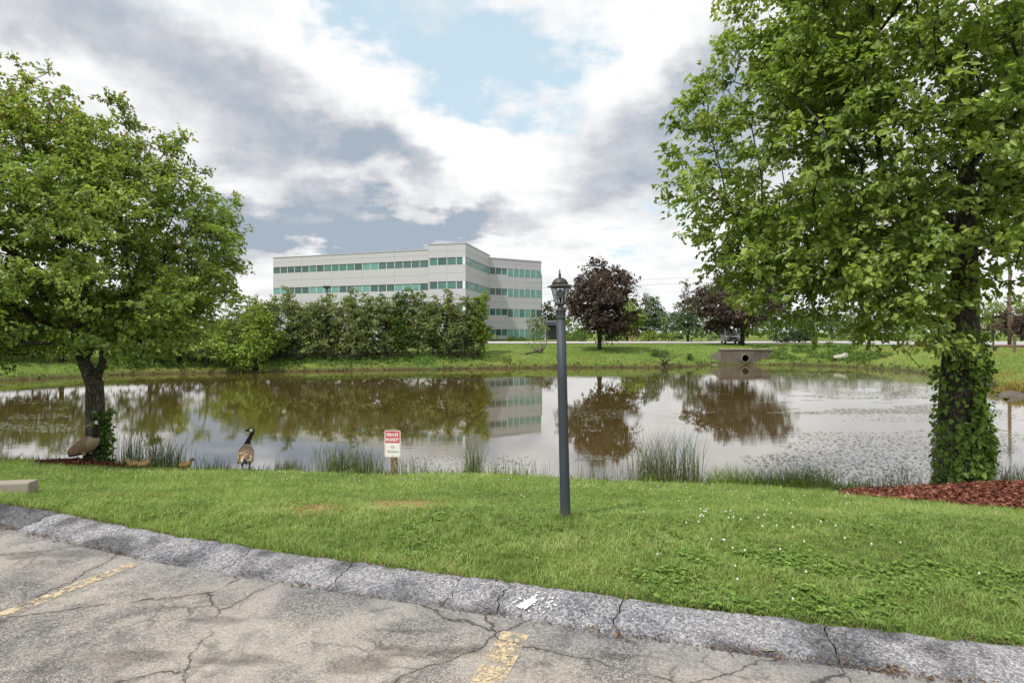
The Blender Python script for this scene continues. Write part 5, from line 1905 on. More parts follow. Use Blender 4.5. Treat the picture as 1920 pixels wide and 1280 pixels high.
# broad-leaved weeds on the far bank: strip below the hedge row and the slope right of the culvert
n = 26000
x = np.concatenate([rng.uniform(-30, 0, n), rng.uniform(25, 33, n // 2)])
y = np.concatenate([rng.uniform(40, 54, n), rng.uniform(49, 62, n // 2)])
s = pond_sd(x, y)
kk_ = (s > 0.5) & (s < np.where(x < 5, 3.6, 7.5)) & (fbm2(x, y, 0.8, 3.0, 3) > 0.43)
x, y = x[kk_], y[kk_]
P = np.stack([x, y, height(x, y) + 0.05 + 0.25 * rng.random(len(x))], 1)
T = unit(rng.normal(size=P.shape) * np.array([1, 1, 0.4]))
Nn = unit(np.array([0, 0, 0.9]) + rng.normal(size=P.shape) * 0.5)
L_ = 0.10 + 0.12 * rng.random(len(x))
V, Fq, k5 = leaf_arrays(P, T, Nn, L_, L_ * 0.7, rng, False)
colr = pal_mix(0.5 * fbm2(x, y, 0.5, 2.0, 3) + 0.5 * rng.random(len(x)), [(0.05, 0.10, 0.03), (0.10, 0.18, 0.045), (0.17, 0.28, 0.06)])
o = link('bank_weeds', np_mesh('bank_weeds', V, Fq, M['leaf_far'], np.repeat(colr, k5, axis=0)))
setp(o, 'broad-leaved weeds on the far bank of the pond', 'weeds', kind='stuff')


# ragged dark mud, roots and debris at the far waterline
n = 60000
x = rng.uniform(-34, 32, n)
y = rng.uniform(26, 55, n)
s = pond_sd(x, y)
rag = 0.22 + 0.55 * fbm2(x, y, 0.9, 12.0, 3)
kk_ = (s > -0.12) & (s < rag) & (fbm2(x, y, 1.3, 2.0, 2) > 0.36)
x, y, s = x[kk_], y[kk_], s[kk_]
P = np.stack([x, y, np.maximum(height(x, y), WATER) + 0.01 + 0.10 * rng.random(len(x))], 1)
T = unit(rng.normal(size=P.shape) * np.array([1, 1, 0.6]))
Nn = unit(np.array([0, -0.7, 0.5]) + rng.normal(size=P.shape) * 0.6)
L_ = 0.08 + 0.20 * rng.random(len(x)) ** 2
V, Fq, k5 = leaf_arrays(P, T, Nn, L_, L_ * (0.25 + 0.4 * rng.random(len(x))), rng, False)
colr = pal_mix(rng.random(len(x)) ** 1.6, [(0.018, 0.013, 0.010), (0.045, 0.030, 0.020), (0.085, 0.055, 0.035), (0.19, 0.14, 0.09)])
o = link('shore_mud', np_mesh('shore_mud', V, Fq, M['chip'], np.repeat(colr, k5, axis=0)))
setp(o, 'dark ragged mud and debris along the far waterline', 'mud', kind='stuff')


def tuft(name, label, x, y, h, n, wdt, pal, seed, lean=0.5, wd=0.03, cat='grass tuft'):
    rg = np.random.default_rng(seed)
    xx = x + rg.normal(size=n) * wdt / 3
    yy = y + rg.normal(size=n) * wdt / 4
    V, Fc, Cc = blades(xx, yy, height(xx, yy) - 0.02, h * (0.4 + 0.6 * rg.random(n)), wd * (0.6 + 0.8 * rg.random(n)), lean, pal_mix(rg.random(n), pal), rg, True, 2)
    b = np.array([x, y, hz(x, y)])
    o = link(name, np_mesh(name, V - b, Fc, M['blade'], Cc))
    o.location = b
    setp(o, label, cat)


tuft('grass_tuft', 'dark rushy tuft on the right bank above the orange grass', at(1860, 29.5), 30.0, 0.75, 180, 1.0, REEDC, 1)
tuft('grass_tuft', 'orange dry grass hanging over the right bank edge', at(1885, 27.6), 28.0, 0.45, 1300, 1.9, [(0.25, 0.19, 0.06), (0.36, 0.26, 0.08), (0.30, 0.30, 0.08)], 2, 0.9)
tuft('grass_tuft', 'dry tan reeds at the far left shore', at(40, 33.5), 34.2, 0.7, 500, 5.0, [(0.20, 0.17, 0.07), (0.30, 0.24, 0.11), (0.18, 0.2, 0.06)], 3)

# floating leaves on the pond
def pads():
    pts = []
    zones = [(1430, 1880, 689, 775, 15000, 1.0), (1060, 1480, 690, 706, 900, 0.6), (1440, 1880, 755, 925, 6000, 0.68), (0, 150, 735, 850, 1300, 0.6), (0, 620, 704, 742, 700, 0.35),
             (1075, 1210, 760, 865, 900, 0.45), (1740, 1925, 750, 850, 1600, 0.7), (1200, 1480, 715, 800, 700, 0.3), (740, 1000, 850, 885, 260, 0.5), (250, 900, 696, 712, 700, 0.4),
             (1380, 1480, 850, 880, 200, 0.5)]
    for (x0, x1, y0, y1, n, thr) in zones:
        px = rng.uniform(x0, x1, n * 3)
        py = rng.uniform(y0, y1, n * 3)
        Y = (EYE - WATER) * F / (py - HOR)
        X = (px - 960) / F * Y
        nn = fbm2(X * 0.35, Y, 0.6, 6.0, 3)
        fe = np.minimum(np.minimum((px - x0) / (x1 - x0), (x1 - px) / (x1 - x0)) * 5, np.minimum((py - y0) / (y1 - y0), (y1 - py) / (y1 - y0)) * 6)
        k_ = (nn > 0.62 - 0.22 * thr + 0.16 * np.clip(1 - fe, 0, 1)) & (pond_sd(X, Y) < -0.05)
        X, Y = X[k_][:n], Y[k_][:n]
        pts.append(np.stack([X, Y], 1))
    return np.concatenate(pts)


pp = pads()
n = len(pp)
r_ = (0.010 + 0.026 * rng.random(n) ** 2) * (1 + 0.030 * np.clip(pp[:, 1] - 10, 0, 60))
ang = np.linspace(0, 2 * np.pi, 8)[:7]
el = 0.6 + 0.4 * rng.random(n)
rot = rng.random(n) * 6.28
cx_ = np.cos(ang)[None] * r_[:, None]
cy_ = np.sin(ang)[None] * (r_ * el)[:, None]
VX = pp[:, :1] + cx_ * np.cos(rot)[:, None] - cy_ * np.sin(rot)[:, None]
VY = pp[:, 1:] + cx_ * np.sin(rot)[:, None] + cy_ * np.cos(rot)[:, None]
tiltx = rng.normal(size=n) * 0.05
VZ = WATER + 0.006 + 0.006 * rng.random(n)[:, None] + np.abs(cx_ * tiltx[:, None])
V = np.stack([VX, VY, VZ], -1).reshape(-1, 3)
b = (np.arange(n) * 7)[:, None]
Fc = np.concatenate([b + np.array([[0, i, i + 1]]) for i in range(1, 6)])
colr = pal_mix(rng.random(n), [(0.10, 0.11, 0.06), (0.17, 0.17, 0.11), (0.25, 0.25, 0.19), (0.20, 0.22, 0.09)])
M['pad'] = leaf_mat('floating_leaf', 0.1, 0.32, 0.6)
o = link('floating_leaves', np_mesh('floating_leaves', V, Fc, M['pad'], np.repeat(colr, 7, axis=0)))
setp(o, 'small floating water leaves scattered over the pond', 'water plants', kind='stuff')

# ================================================================== mulch mounds
M['mulch'] = simple('red_mulch_soil', (0.12, 0.030, 0.018), 0.95, 0, 0.5, 30, 0.8)


def mulch_mound(i, label, hh, nch, size):
    cx_, cy_, ax_, ay_ = MULCH[i]
    g = 40
    vs, fs = [], []
    a = 0.10
    U = np.linspace(-1.15, 1.15, g)
    uu, vv = np.meshgrid(U, U)
    X = cx_ + uu * ax_ * math.cos(a) - vv * ay_ * math.sin(a)
    Y = cy_ + uu * ax_ * math.sin(a) + vv * ay_ * math.cos(a)
    D = mulch_d(X, Y, i)
    Z0 = height(X, Y)
    Z = Z0 + np.where(D < 1.02, 0.03 + hh * np.clip(1 - D, 0, 1) ** 1.0, -0.10) + (vn2(X, Y, 9.0) - 0.5) * 0.04
    ii = np.arange(g * g).reshape(g, g)
    q = np.stack([ii[:-1, :-1], ii[:-1, 1:], ii[1:, 1:], ii[1:, :-1]], -1).reshape(-1, 4)
    b = np.array([cx_, cy_, hz(cx_, cy_)])
    root = empty('mulch_mound', tuple(b), label, 'mulch')
    link('soil', np_mesh('soil', np.stack([X, Y, Z], -1).reshape(-1, 3) - b, q, M['mulch'], None, True), root)
    rg = np.random.default_rng(50 + i)
    d = np.sqrt(rg.random(nch)) * 1.06
    an = rg.random(nch) * 6.28
    uu, vv = d * np.cos(an), d * np.sin(an)
    X = cx_ + uu * ax_ * math.cos(a) - vv * ay_ * math.sin(a)
    Y = cy_ + uu * ax_ * math.sin(a) + vv * ay_ * math.cos(a)
    D = mulch_d(X, Y, i)
    Z = height(X, Y) + np.where(D < 1.0, 0.035 + hh * np.clip(1 - D, 0, 1), 0.03) + 0.03 * rg.random(nch)
    P = np.stack([X, Y, Z], 1)
    T = unit(rg.normal(size=(nch, 3)) * np.array([1, 1, 0.25]))
    Nn = unit(np.array([0, 0, 1.0]) + rg.normal(size=(nch, 3)) * 0.5)
    L_ = size * (0.5 + rg.random(nch))
    V, Fq, k5 = leaf_arrays(P, T, Nn, L_, L_ * (0.2 + 0.25 * rg.random(nch)), rg, False)
    colr = pal_mix(rg.random(nch), [(0.07, 0.022, 0.014), (0.145, 0.042, 0.027), (0.215, 0.075, 0.048), (0.33, 0.18, 0.12)])
    o = link('wood_chips', np_mesh('wood_chips', V - b, Fq, M['chip'], np.repeat(colr, k5, axis=0)), root)
    o['kind'] = 'stuff'


mulch_mound(0, 'mound of red wood-chip mulch around the right tree', 0.26, 30000, 0.055)
mulch_mound(1, 'small ring of red mulch around the left tree trunk', 0.06, 2200, 0.05)

# ================================================================== ivy and wire guard on the right trunk
rg = np.random.default_rng(91)
iv = empty('climbing_ivy', (6.95, 8.9, RB[2]), 'green ivy climbing the right tree trunk, thickest low on its right side', 'ivy')
b = np.array([6.95, 8.9, RB[2]])
n = 4700
zz = rg.random(n) ** 1.35 * 2.45
side = np.where(rg.random(n) < 0.62, rg.normal(size=n) * 1.15 - 1.8, rg.normal(size=n) * 0.6 - 0.7)      # around the trunk, most to the front and right
bulge = 0.28 + 0.15 * np.exp(-((zz - 0.75) / 0.7) ** 2) * np.clip(np.cos(side + 0.75), 0, 1)
rad = bulge * (0.75 + 0.35 * rg.random(n))
keep = (rg.random(n) < np.where(zz > 1.2, 0.25 + 0.4 * (vn2(side * 0.5, zz, 3.0) > 0.5), 0.35 + 0.65 * (vn2(side * 0.8, zz, 3.4, 2.0) > 0.40))) & ~((np.abs(side + 2.1) < 0.5) & (zz > 1.05) & (zz < 1.8) & (rg.random(n) < 0.75))
zz, side, rad = zz[keep], side[keep], rad[keep]
P = np.stack([np.cos(side) * rad, np.sin(side) * rad, zz + 0.05], 1)
outv = unit(np.stack([np.cos(side), np.sin(side), np.zeros(len(zz))], 1))
T = unit(outv * 0.5 + np.array([0, 0, -0.6]) + rg.normal(size=P.shape) * 0.5)
Nn = unit(outv + np.array([0, 0, 0.5]) + rg.normal(size=P.shape) * 0.35)
L_ = 0.05 + 0.055 * rg.random(len(zz))
V, Fq, k5 = leaf_arrays(P, T, Nn, L_, L_ * 0.8, rg, True)
colr = pal_mix(rg.random(len(zz)), [(0.09, 0.17, 0.03), (0.17, 0.29, 0.05), (0.27, 0.41, 0.08), (0.38, 0.50, 0.12)])
o = link('leaves', np_mesh('leaves', V, Fq, M['leaf'], np.repeat(colr, k5, axis=0)), iv)
o['kind'] = 'stuff'
rr = random.Random(6)
for i in range(9):
    a = rr.uniform(-2.4, 0.5)
    pts = [(math.cos(a + 0.12 * math.sin(t_ * 1.3 + i)) * (0.29 + 0.02 * math.sin(t_)), math.sin(a + 0.12 * math.sin(t_ * 1.3 + i)) * (0.29 + 0.02 * math.sin(t_)), 0.05 + t_ * 0.27) for t_ in range(9)]
    MB().tube(pts, [0.014 - 0.001 * t_ for t_ in range(9)], 5).build('vine', M['bark'], iv, True)
# hanging sprays on the right side of the trunk
for i in range(4):
    x0 = 0.33 + 0.055 * i
    pts = [(x0 + 0.03 * math.sin(t_), -0.08 + 0.05 * i, 2.35 - t_ * (0.22 + 0.05 * i)) for t_ in range(6)]
    MB().tube(pts, 0.009, 4).build('vine', M['bark'], iv, True)
    q = np.array(pts)[rg.integers(0, 6, 60)] + rg.normal(size=(60, 3)) * 0.07
    V, Fq, k5 = leaf_arrays(q, unit(rg.normal(size=(60, 3)) + np.array([0, 0, -0.8])), unit(rg.normal(size=(60, 3)) + np.array([0, -.5, .6])), 0.06 + 0.04 * rg.random(60), 0.05 + 0.02 * rg.random(60), rg, True)
    o = link('leaves', np_mesh('leaves', V, Fq, M['leaf'], np.repeat(pal_mix(rg.random(60), [(0.06, 0.12, 0.02), (0.14, 0.24, 0.04)]), k5, axis=0)), iv)
    o['kind'] = 'stuff'
wg = MB()
for i in range(44):
    a = 2 * math.pi * i / 44
    wg.tube([(0.335 * math.cos(a), 0.335 * math.sin(a), 0.02), (0.285 * math.cos(a), 0.285 * math.sin(a), 1.25)], 0.0022, 3)
for j in range(7):
    pts = [((0.336 - 0.008 * j) * math.cos(2 * math.pi * i / 24), (0.336 - 0.008 * j) * math.sin(2 * math.pi * i / 24), 0.06 + j * 0.19) for i in range(25)]
    wg.tube(pts, 0.0022, 3)
o = wg.build('wire_netting', simple('galvanised_wire', (0.20, 0.21, 0.22), 0.7, 0.0))
o.location = (6.95, 8.9, RB[2])
setp(o, 'grey wire netting guard wrapped around the right tree trunk', 'tree guard')
# ivy on the left trunk
rg = np.random.default_rng(92)
n = 420
zz = rg.random(n) * 1.05
side = rg.normal(size=n) * 0.35 - 0.35
rad = 0.21 + 0.10 * rg.random(n)
P = np.stack([np.cos(side) * rad, np.sin(side) * rad, zz + 0.05], 1)
outv = unit(np.stack([np.cos(side), np.sin(side), np.zeros(n)], 1))
L_ = 0.05 + 0.04 * rg.random(n)
V, Fq, k5 = leaf_arrays(P, unit(outv * 0.5 + np.array([0, 0, -0.5]) + rg.normal(size=P.shape) * 0.5), unit(outv + rg.normal(size=P.shape) * 0.4), L_, L_ * 0.8, rg, True)
iv2 = empty('climbing_ivy', LB, 'thin strip of ivy up the right side of the left tree trunk', 'ivy')
o = link('leaves', np_mesh('leaves', V, Fq, M['leaf'], np.repeat(pal_mix(rg.random(n), [(0.04, 0.09, 0.02), (0.09, 0.18, 0.03), (0.15, 0.26, 0.045)]), k5, axis=0)), iv2)
o['kind'] = 'stuff'
MB().tube([(0.2, -0.07, 0), (0.21, -0.06, 0.5), (0.19, -0.08, 1.1)], 0.01, 5).build('vine', M['bark'], iv2, True)

# ================================================================== lamp post
LY = (EYE - 0.10) * F / (970 - HOR)
lpx = at(1060.5, LY)
lamp = empty('lamp_post', (lpx, LY, hz(lpx, LY) - 0.01), 'slate-blue lamp post with a bronze lantern standing in the lawn', 'lamp post', rot=(0, R(-1.35), 0))
mb = MB(); mb.lathe([(0.0455, -0.1), (0.0455, 0.02), (0.0445, 0.05), (0.0420, 1.2), (0.0405, 1.777)], 24); mb.build('pole', M['post_paint'], lamp, True)
mb = MB(); mb.lathe([(0.0415, 1.772), (0.0445, 1.776), (0.0445, 1.785), (0.0425, 1.79), (0.0425, 1.842), (0.045, 1.846), (0.045, 1.853), (0.040, 1.86)], 24); mb.build('collar', M['lamp_collar'], lamp, True)
mb = MB(); mb.lathe([(0.038, 1.859), (0.030, 1.868), (0.024, 1.876), (0.022, 1.888), (0.028, 1.897)], 20); mb.build('neck', M['lamp_metal'], lamp, True)
mb = MB(); mb.lathe([(0.028, 1.895), (0.046, 1.899), (0.048, 1.906), (0.044, 1.912)], 6); mb.build('cage_base', M['lamp_metal'], lamp)
mb = MB(); mb.lathe([(0.078, 2.044), (0.115, 2.052), (0.114, 2.058), (0.088, 2.068), (0.072, 2.080)], 6); mb.build('roof_skirt', M['lamp_metal'], lamp)
mb = MB(); mb.lathe([(0.070, 2.078), (0.068, 2.092), (0.056, 2.112), (0.038, 2.126), (0.018, 2.133), (0.008, 2.138)], 20); mb.build('dome', M['lamp_metal'], lamp, True)
mb = MB(); mb.lathe([(0.008, 2.136), (0.013, 2.145), (0.008, 2.150), (0.014, 2.157), (0.011, 2.166), (0.006, 2.172), (0.008, 2.180), (0.005, 2.195), (0.001, 2.212)], 12); mb.build('finial', M['lamp_metal'], lamp, True)
for i in range(6):
    a = 2 * math.pi * i / 6
    ca, sa = math.cos(a), math.sin(a)
    mb = MB(); mb.tube([(0.045 * ca, 0.045 * sa, 1.905), (0.077 * ca, 0.077 * sa, 2.050)], 0.0042, 6); mb.build('cage_bar', M['lamp_metal'], lamp)
    a2 = a + 2 * math.pi / 6
    c2, s2 = math.cos(a2), math.sin(a2)
    q = [(0.041 * ca, 0.041 * sa, 1.913), (0.041 * c2, 0.041 * s2, 1.913), (0.072 * c2, 0.072 * s2, 2.046), (0.072 * ca, 0.072 * sa, 2.046)]
    inn = [(p[0] * 0.96, p[1] * 0.96, p[2]) for p in q]
    MB().add(q + inn, [(0, 1, 2, 3), (7, 6, 5, 4), (0, 4, 5, 1), (1, 5, 6, 2), (2, 6, 7, 3), (3, 7, 4, 0)]).build('glass_pane', M['lamp_glass'], lamp)
mb = MB(); mb.lathe([(0.008, 1.912), (0.010, 1.945), (0.018, 1.95), (0.018, 1.955)], 12); mb.build('socket', M['lamp_collar'], lamp, True)
mb = MB(); mb.lathe([(0.012, 1.955), (0.022, 1.975), (0.028, 2.0), (0.022, 2.022), (0.006, 2.034)], 14); mb.build('bulb', simple('frosted_bulb', (0.75, 0.75, 0.72), 0.4), lamp, True)

# ================================================================== warning sign
SY = 10.75
sxp = at(736, SY)
sgz = hz(sxp, SY)
sign = empty('warning_sign', (sxp, SY, sgz), 'red and white private property sign on a short wooden post', 'sign', rz=R(-3))
k_ = SY / F
sz0 = EYE - (857 - HOR) * k_ - sgz
sz1 = EYE - (806.5 - HOR) * k_ - sgz
mb = MB(); mb.box((0.02, 0.035, (sz1 + 0.02) / 2 - 0.1), (0.115, 0.06, sz1 + 0.22), 0, 0.006)
M['pale_wood'] = bark_mat('pale_post_wood', (0.30, 0.22, 0.14), (0.50, 0.42, 0.31), 8)
mb.build('post', M['pale_wood'], sign)
M['sign_white'] = simple('sign_white', (0.80, 0.79, 0.78), 0.5, 0, 0.03, 8)
M['sign_red'] = simple('sign_red', (0.55, 0.02, 0.05), 0.5, 0, 0.05, 8)
M['sign_grey'] = simple('sign_grey_print', (0.30, 0.30, 0.33), 0.6)
sw, sh_ = 0.31, sz1 - sz0


def rrect(w_, h_, r_, cz, y, n=6):
    pts = []
    for (sx, sz, a0) in ((1, 1, 0), (-1, 1, 90), (-1, -1, 180), (1, -1, 270)):
        for i in range(n + 1):
            a = R(a0 + 90 * i / n)
            pts.append((sx * (w_ / 2 - r_) + r_ * math.cos(a), y, cz + sz * (h_ / 2 - r_) + r_ * math.sin(a)))
    return pts


zc = (sz0 + sz1) / 2


def plate(name, w_, h_, r_, cz, y0, y1, mat, parent):
    a, b2 = rrect(w_, h_, r_, cz, y0), rrect(w_, h_, r_, cz, y1)
    n = len(a)
    fs = [tuple(range(n - 1, -1, -1)), tuple(range(n, 2 * n))] + [(i, (i + 1) % n, n + (i + 1) % n, n + i) for i in range(n)]
    return MB().add(a + b2, fs).build(name, mat, parent)


board = plate('board', sw, sh_, 0.035, zc, 0.0, 0.004, M['sign_white'], sign)
# thin red outline round the board
a, b2 = rrect(sw - 0.016, sh_ - 0.016, 0.028, zc, -0.0015), rrect(sw - 0.028, sh_ - 0.028, 0.023, zc, -0.0015)
n = len(a)
MB().add(a + b2, [(i, n + i, n + (i + 1) % n, (i + 1) % n) for i in range(n)]).build('border', M['sign_red'], board)
rh_ = sh_ * 0.42
plate('red_panel', sw - 0.045, rh_, 0.012, sz1 - 0.022 - rh_ / 2, -0.002, -0.0002, M['sign_red'], board)


def lettering(txt, cz, wid, hgt, mat, bold=0.0):
    cu = bpy.data.curves.new('lettering', 'FONT')
    cu.body = txt
    cu.align_x = 'CENTER'
    cu.size = 1.0
    cu.extrude = 0.0
    cu.offset = bold
    tmp = bpy.data.objects.new('tmp', cu)
    COL.objects.link(tmp)
    dg = bpy.context.evaluated_depsgraph_get()
    me = bpy.data.meshes.new_from_object(tmp.evaluated_get(dg))
    bpy.data.objects.remove(tmp)
    co = np.array([v.co[:] for v in me.vertices])
    lo, hi = co.min(0), co.max(0)
    sx, sz = wid / (hi[0] - lo[0]), hgt / (hi[1] - lo[1])
    for v in me.vertices:
        x_, y_ = v.co.x - (lo[0] + hi[0]) / 2, v.co.y - (lo[1] + hi[1]) / 2
        v.co = (x_ * sx, -0.0035, cz + y_ * sz)
    me.materials.clear()
    me.materials.append(mat)
    me.name = 'lettering'
    return link('lettering', me, board)


zt = sz1 - 0.022
lettering('PRIVATE', zt - rh_ * 0.29, sw * 0.72, rh_ * 0.33, M['sign_white'], 0.03)
lettering('PROPERTY', zt - rh_ * 0.73, sw * 0.80, rh_ * 0.33, M['sign_white'], 0.03)
lettering('NO', sz0 + sh_ * 0.385, sw * 0.24, sh_ * 0.115, M['sign_grey'])
lettering('TRESPASSING', sz0 + sh_ * 0.215, sw * 0.72, sh_ * 0.085, M['sign_grey'])
for zz in (sz0 + 0.035, sz1 - 0.014):
    mb = MB(); mb.lathe([(0.006, 0), (0.006, 0.004), (0.003, 0.006)], 8)
    mb.v = [(x, -z - 0.0005, y + zz) for (x, y, z) in mb.v]
    mb.build('screw', M['dark_metal'], board)

# ================================================================== geese
M['goose'] = leaf_mat('goose_plumage', 0.0, 0.75, 0.2)


def remeshed(mb, vox):
    me = mb.mesh('tmp', None)
    o = bpy.data.objects.new('tmp', me)
    COL.objects.link(o)
    md = o.modifiers.new('r', 'REMESH')
    md.mode = 'VOXEL'
    md.voxel_size = vox
    sm = o.modifiers.new('s', 'SMOOTH')
    sm.iterations = 2
    sm.factor = 0.5
    dg = bpy.context.evaluated_depsgraph_get()
    res = bpy.data.meshes.new_from_object(o.evaluated_get(dg))
    bpy.data.objects.remove(o)
    return res


def catmull(pts, k=6):
    pts = [np.array(p, float) for p in pts]
    out = []
    for i in range(len(pts) - 1):
        p0, p1, p2, p3 = pts[max(0, i - 1)], pts[i], pts[i + 1], pts[min(len(pts) - 1, i + 2)]
        for s in range(k):
            t_ = s / k
            out.append(0.5 * ((2 * p1) + (-p0 + p2) * t_ + (2 * p0 - 5 * p1 + 4 * p2 - p3) * t_ ** 2 + (-p0 + 3 * p1 - 3 * p2 + p3) * t_ ** 3))
    out.append(pts[-1])
    return np.array(out)


def ellipsoid(mb, c, r, rotz=0, pitch=0, n=14):
    vs, fs = [], []
    E = Euler((0, pitch, rotz)).to_matrix()
    for j in range(n + 1):
        th = math.pi * j / n
        for i in range(n):
            ph = 2 * math.pi * i / n
            p = Vector((r[0] * math.sin(th) * math.cos(ph), r[1] * math.sin(th) * math.sin(ph), r[2] * math.cos(th)))
            vs.append(E @ p + Vector(c))
    for j in range(n):
        for i in range(n):
            k2 = (i + 1) % n
            fs.append((j * n + i, (j + 1) * n + i, (j + 1) * n + k2, j * n + k2))
    mb.add(vs, fs)


def goose(label, loc, rz, spine, scale, n_body, tilt=-0.28, dz=0.0):
    """spine: (x, y, z, r) from tail to bill; facing +x"""
    S = catmull(spine, 5)
    mb = MB()
    mb.tube([p[:3] for p in S], [max(0.004, p[3]) for p in S], 14)
    for s in (-1, 1):
        ellipsoid(mb, (-0.085, s * 0.100, 0.305 + dz), (0.235, 0.036, 0.092), 0.05 * -s, tilt)
        ellipsoid(mb, (-0.27, s * 0.03, 0.235 + dz * 2.4), (0.11, 0.02, 0.028), 0, tilt - 0.07)
        mb.tube([(0.0, s * 0.06, 0.25), (0.012, s * 0.062, 0.15), (0.0, s * 0.062, 0.10), (0.01, s * 0.062, 0.015)], [0.045, 0.024, 0.012, 0.011], 8)
        for da in (-0.45, 0, 0.45):
            mb.tube([(0.005, s * 0.062, 0.012), (0.005 + 0.075 * math.cos(da), s * 0.062 + 0.075 * math.sin(da), 0.008)], [0.010, 0.007], 6)
        ellipsoid(mb, (0.04, s * 0.062, 0.008), (0.035, 0.03, 0.006))
    me = remeshed(mb, 0.0075)
    V = np.array([v.co[:] for v in me.vertices])
    d = np.linalg.norm(V[:, None, :] - S[None, :, :3], axis=2) - 0.6 * S[None, :, 3]
    k = np.argmin(d, axis=1) / (len(S) - 1) * (len(spine) - 1)
    x, y, z = V.T
    col = np.tile(np.array([0.175, 0.105, 0.062]), (len(V), 1))
    rows = 0.5 + 0.5 * np.sin((x * 0.9 - z * 0.55) * 150 + 2.0 * np.sin(y * 60))
    bar = np.clip((rows - 0.72) * 4, 0, 1)[:, None]
    col = col * (1 - bar) + np.array([0.42, 0.33, 0.24]) * bar
    col *= (0.75 + 0.5 * vn3(V, 45))[:, None]
    under = np.clip((0.27 + 0.5 * (x + 0.05) * (tilt < -0.4) - 0.05 * (tilt < -0.4) - z) / 0.05, 0, 1)[:, None] * (k < n_body)[:, None]
    col = col * (1 - under) + np.array([0.33, 0.26, 0.185]) * under
    vent = ((x < -0.12) & (z < 0.275 + 0.42 * (x + 0.06) * (tilt < -0.4) - 0.06 * (tilt < -0.4)) & (np.abs(y) < 0.09))[:, None]
    col = np.where(vent, np.array([0.72, 0.70, 0.66]), col)
    chest = (np.clip((k - (n_body - 1.2)) / 0.8, 0, 1) * (k < n_body + 0.7) * np.clip((x - 0.09) / 0.04, 0, 1))[:, None]
    col = col * (1 - chest) + np.array([0.34, 0.265, 0.19]) * chest
    tail = ((x < -0.31) & (z > 0.0))[:, None]
    col = np.where(tail, np.array([0.02, 0.018, 0.017]), col)
    neck = (k >= n_body + 0.75)[:, None]
    col = np.where(neck, np.array([0.017, 0.016, 0.017]), col)
    kh = len(spine) - 1
    hp = np.array(spine[kh - 3][:3])
    cheek = ((k > kh - 4.4) & (k < kh - 2.6) & (np.linalg.norm(V - hp - np.array([0, 0, -0.012]), axis=1) < 0.05) & (z < hp[2] + 0.018))[:, None]
    # the pale chin strap leaves the crown and nape dark
    col = np.where(cheek, np.array([0.74, 0.70, 0.62]), col)
    leg = ((z < 0.15) & (k < n_body + 0.5))[:, None]
    col = np.where(leg, np.array([0.03, 0.028, 0.026]), col)
    a = me.attributes.new('Col', 'FLOAT_COLOR', 'POINT')
    c4 = np.ones((len(V), 4), np.float32)
    c4[:, :3] = col
    a.data.foreach_set('color', c4.ravel())
    me.materials.clear()
    me.materials.append(M['goose'])
    me.polygons.foreach_set('use_smooth', [True] * len(me.polygons))
    me.name = 'goose'
    o = link('goose', me)
    o.location = loc
    o.rotation_euler = (0, 0, rz)
    o.scale = (scale,) * 3
    setp(o, label, 'goose', 'adult geese on the lawn')
    return o


side_goose = [(-0.40, 0, 0.10, .008), (-0.34, 0, .125, .036), (-.23, 0, .20, .092), (-.10, 0, .27, .130), (.03, 0, .335, .138), (.125, 0, .40, .108), (.165, 0, .475, .066),
              (.180, 0, .54, .044), (.188, 0, .60, .036), (.198, 0, .66, .034), (.215, 0, .71, .038), (.242, 0, .732, .041), (.285, 0, .726, .027), (.325, 0, .713, .016), (.355, 0, .704, .006)]
back_goose = [(-0.37, 0, 0.225, .008), (-0.32, 0, .24, .032), (-.22, 0, .27, .088), (-.10, 0, .30, .128), (.03, 0, .33, .135), (.13, -.005, .375, .112), (.185, -.012, .445, .070),
              (.205, -.03, .515, .045), (.212, -.06, .585, .036), (.215, -.092, .65, .034), (.215, -.10, .70, .037), (.222, -.075, .725, .041), (.232, -.032, .72, .027), (.24, .005, .71, .016), (.245, .035, .703, .006)]
gx_, gy_ = at(163, 10.72), 10.72
goose('goose in profile by the left tree trunk, facing right', (gx_, gy_, hz(gx_, gy_) + 0.045), R(-12), side_goose, 1.08, 5, -0.50, -0.03)
gx_, gy_ = at(461, 10.9), 10.9
goose('goose seen from behind near the water, head turned left', (gx_, gy_, hz(gx_, gy_) + 0.01), R(112), back_goose, 1.05, 5)


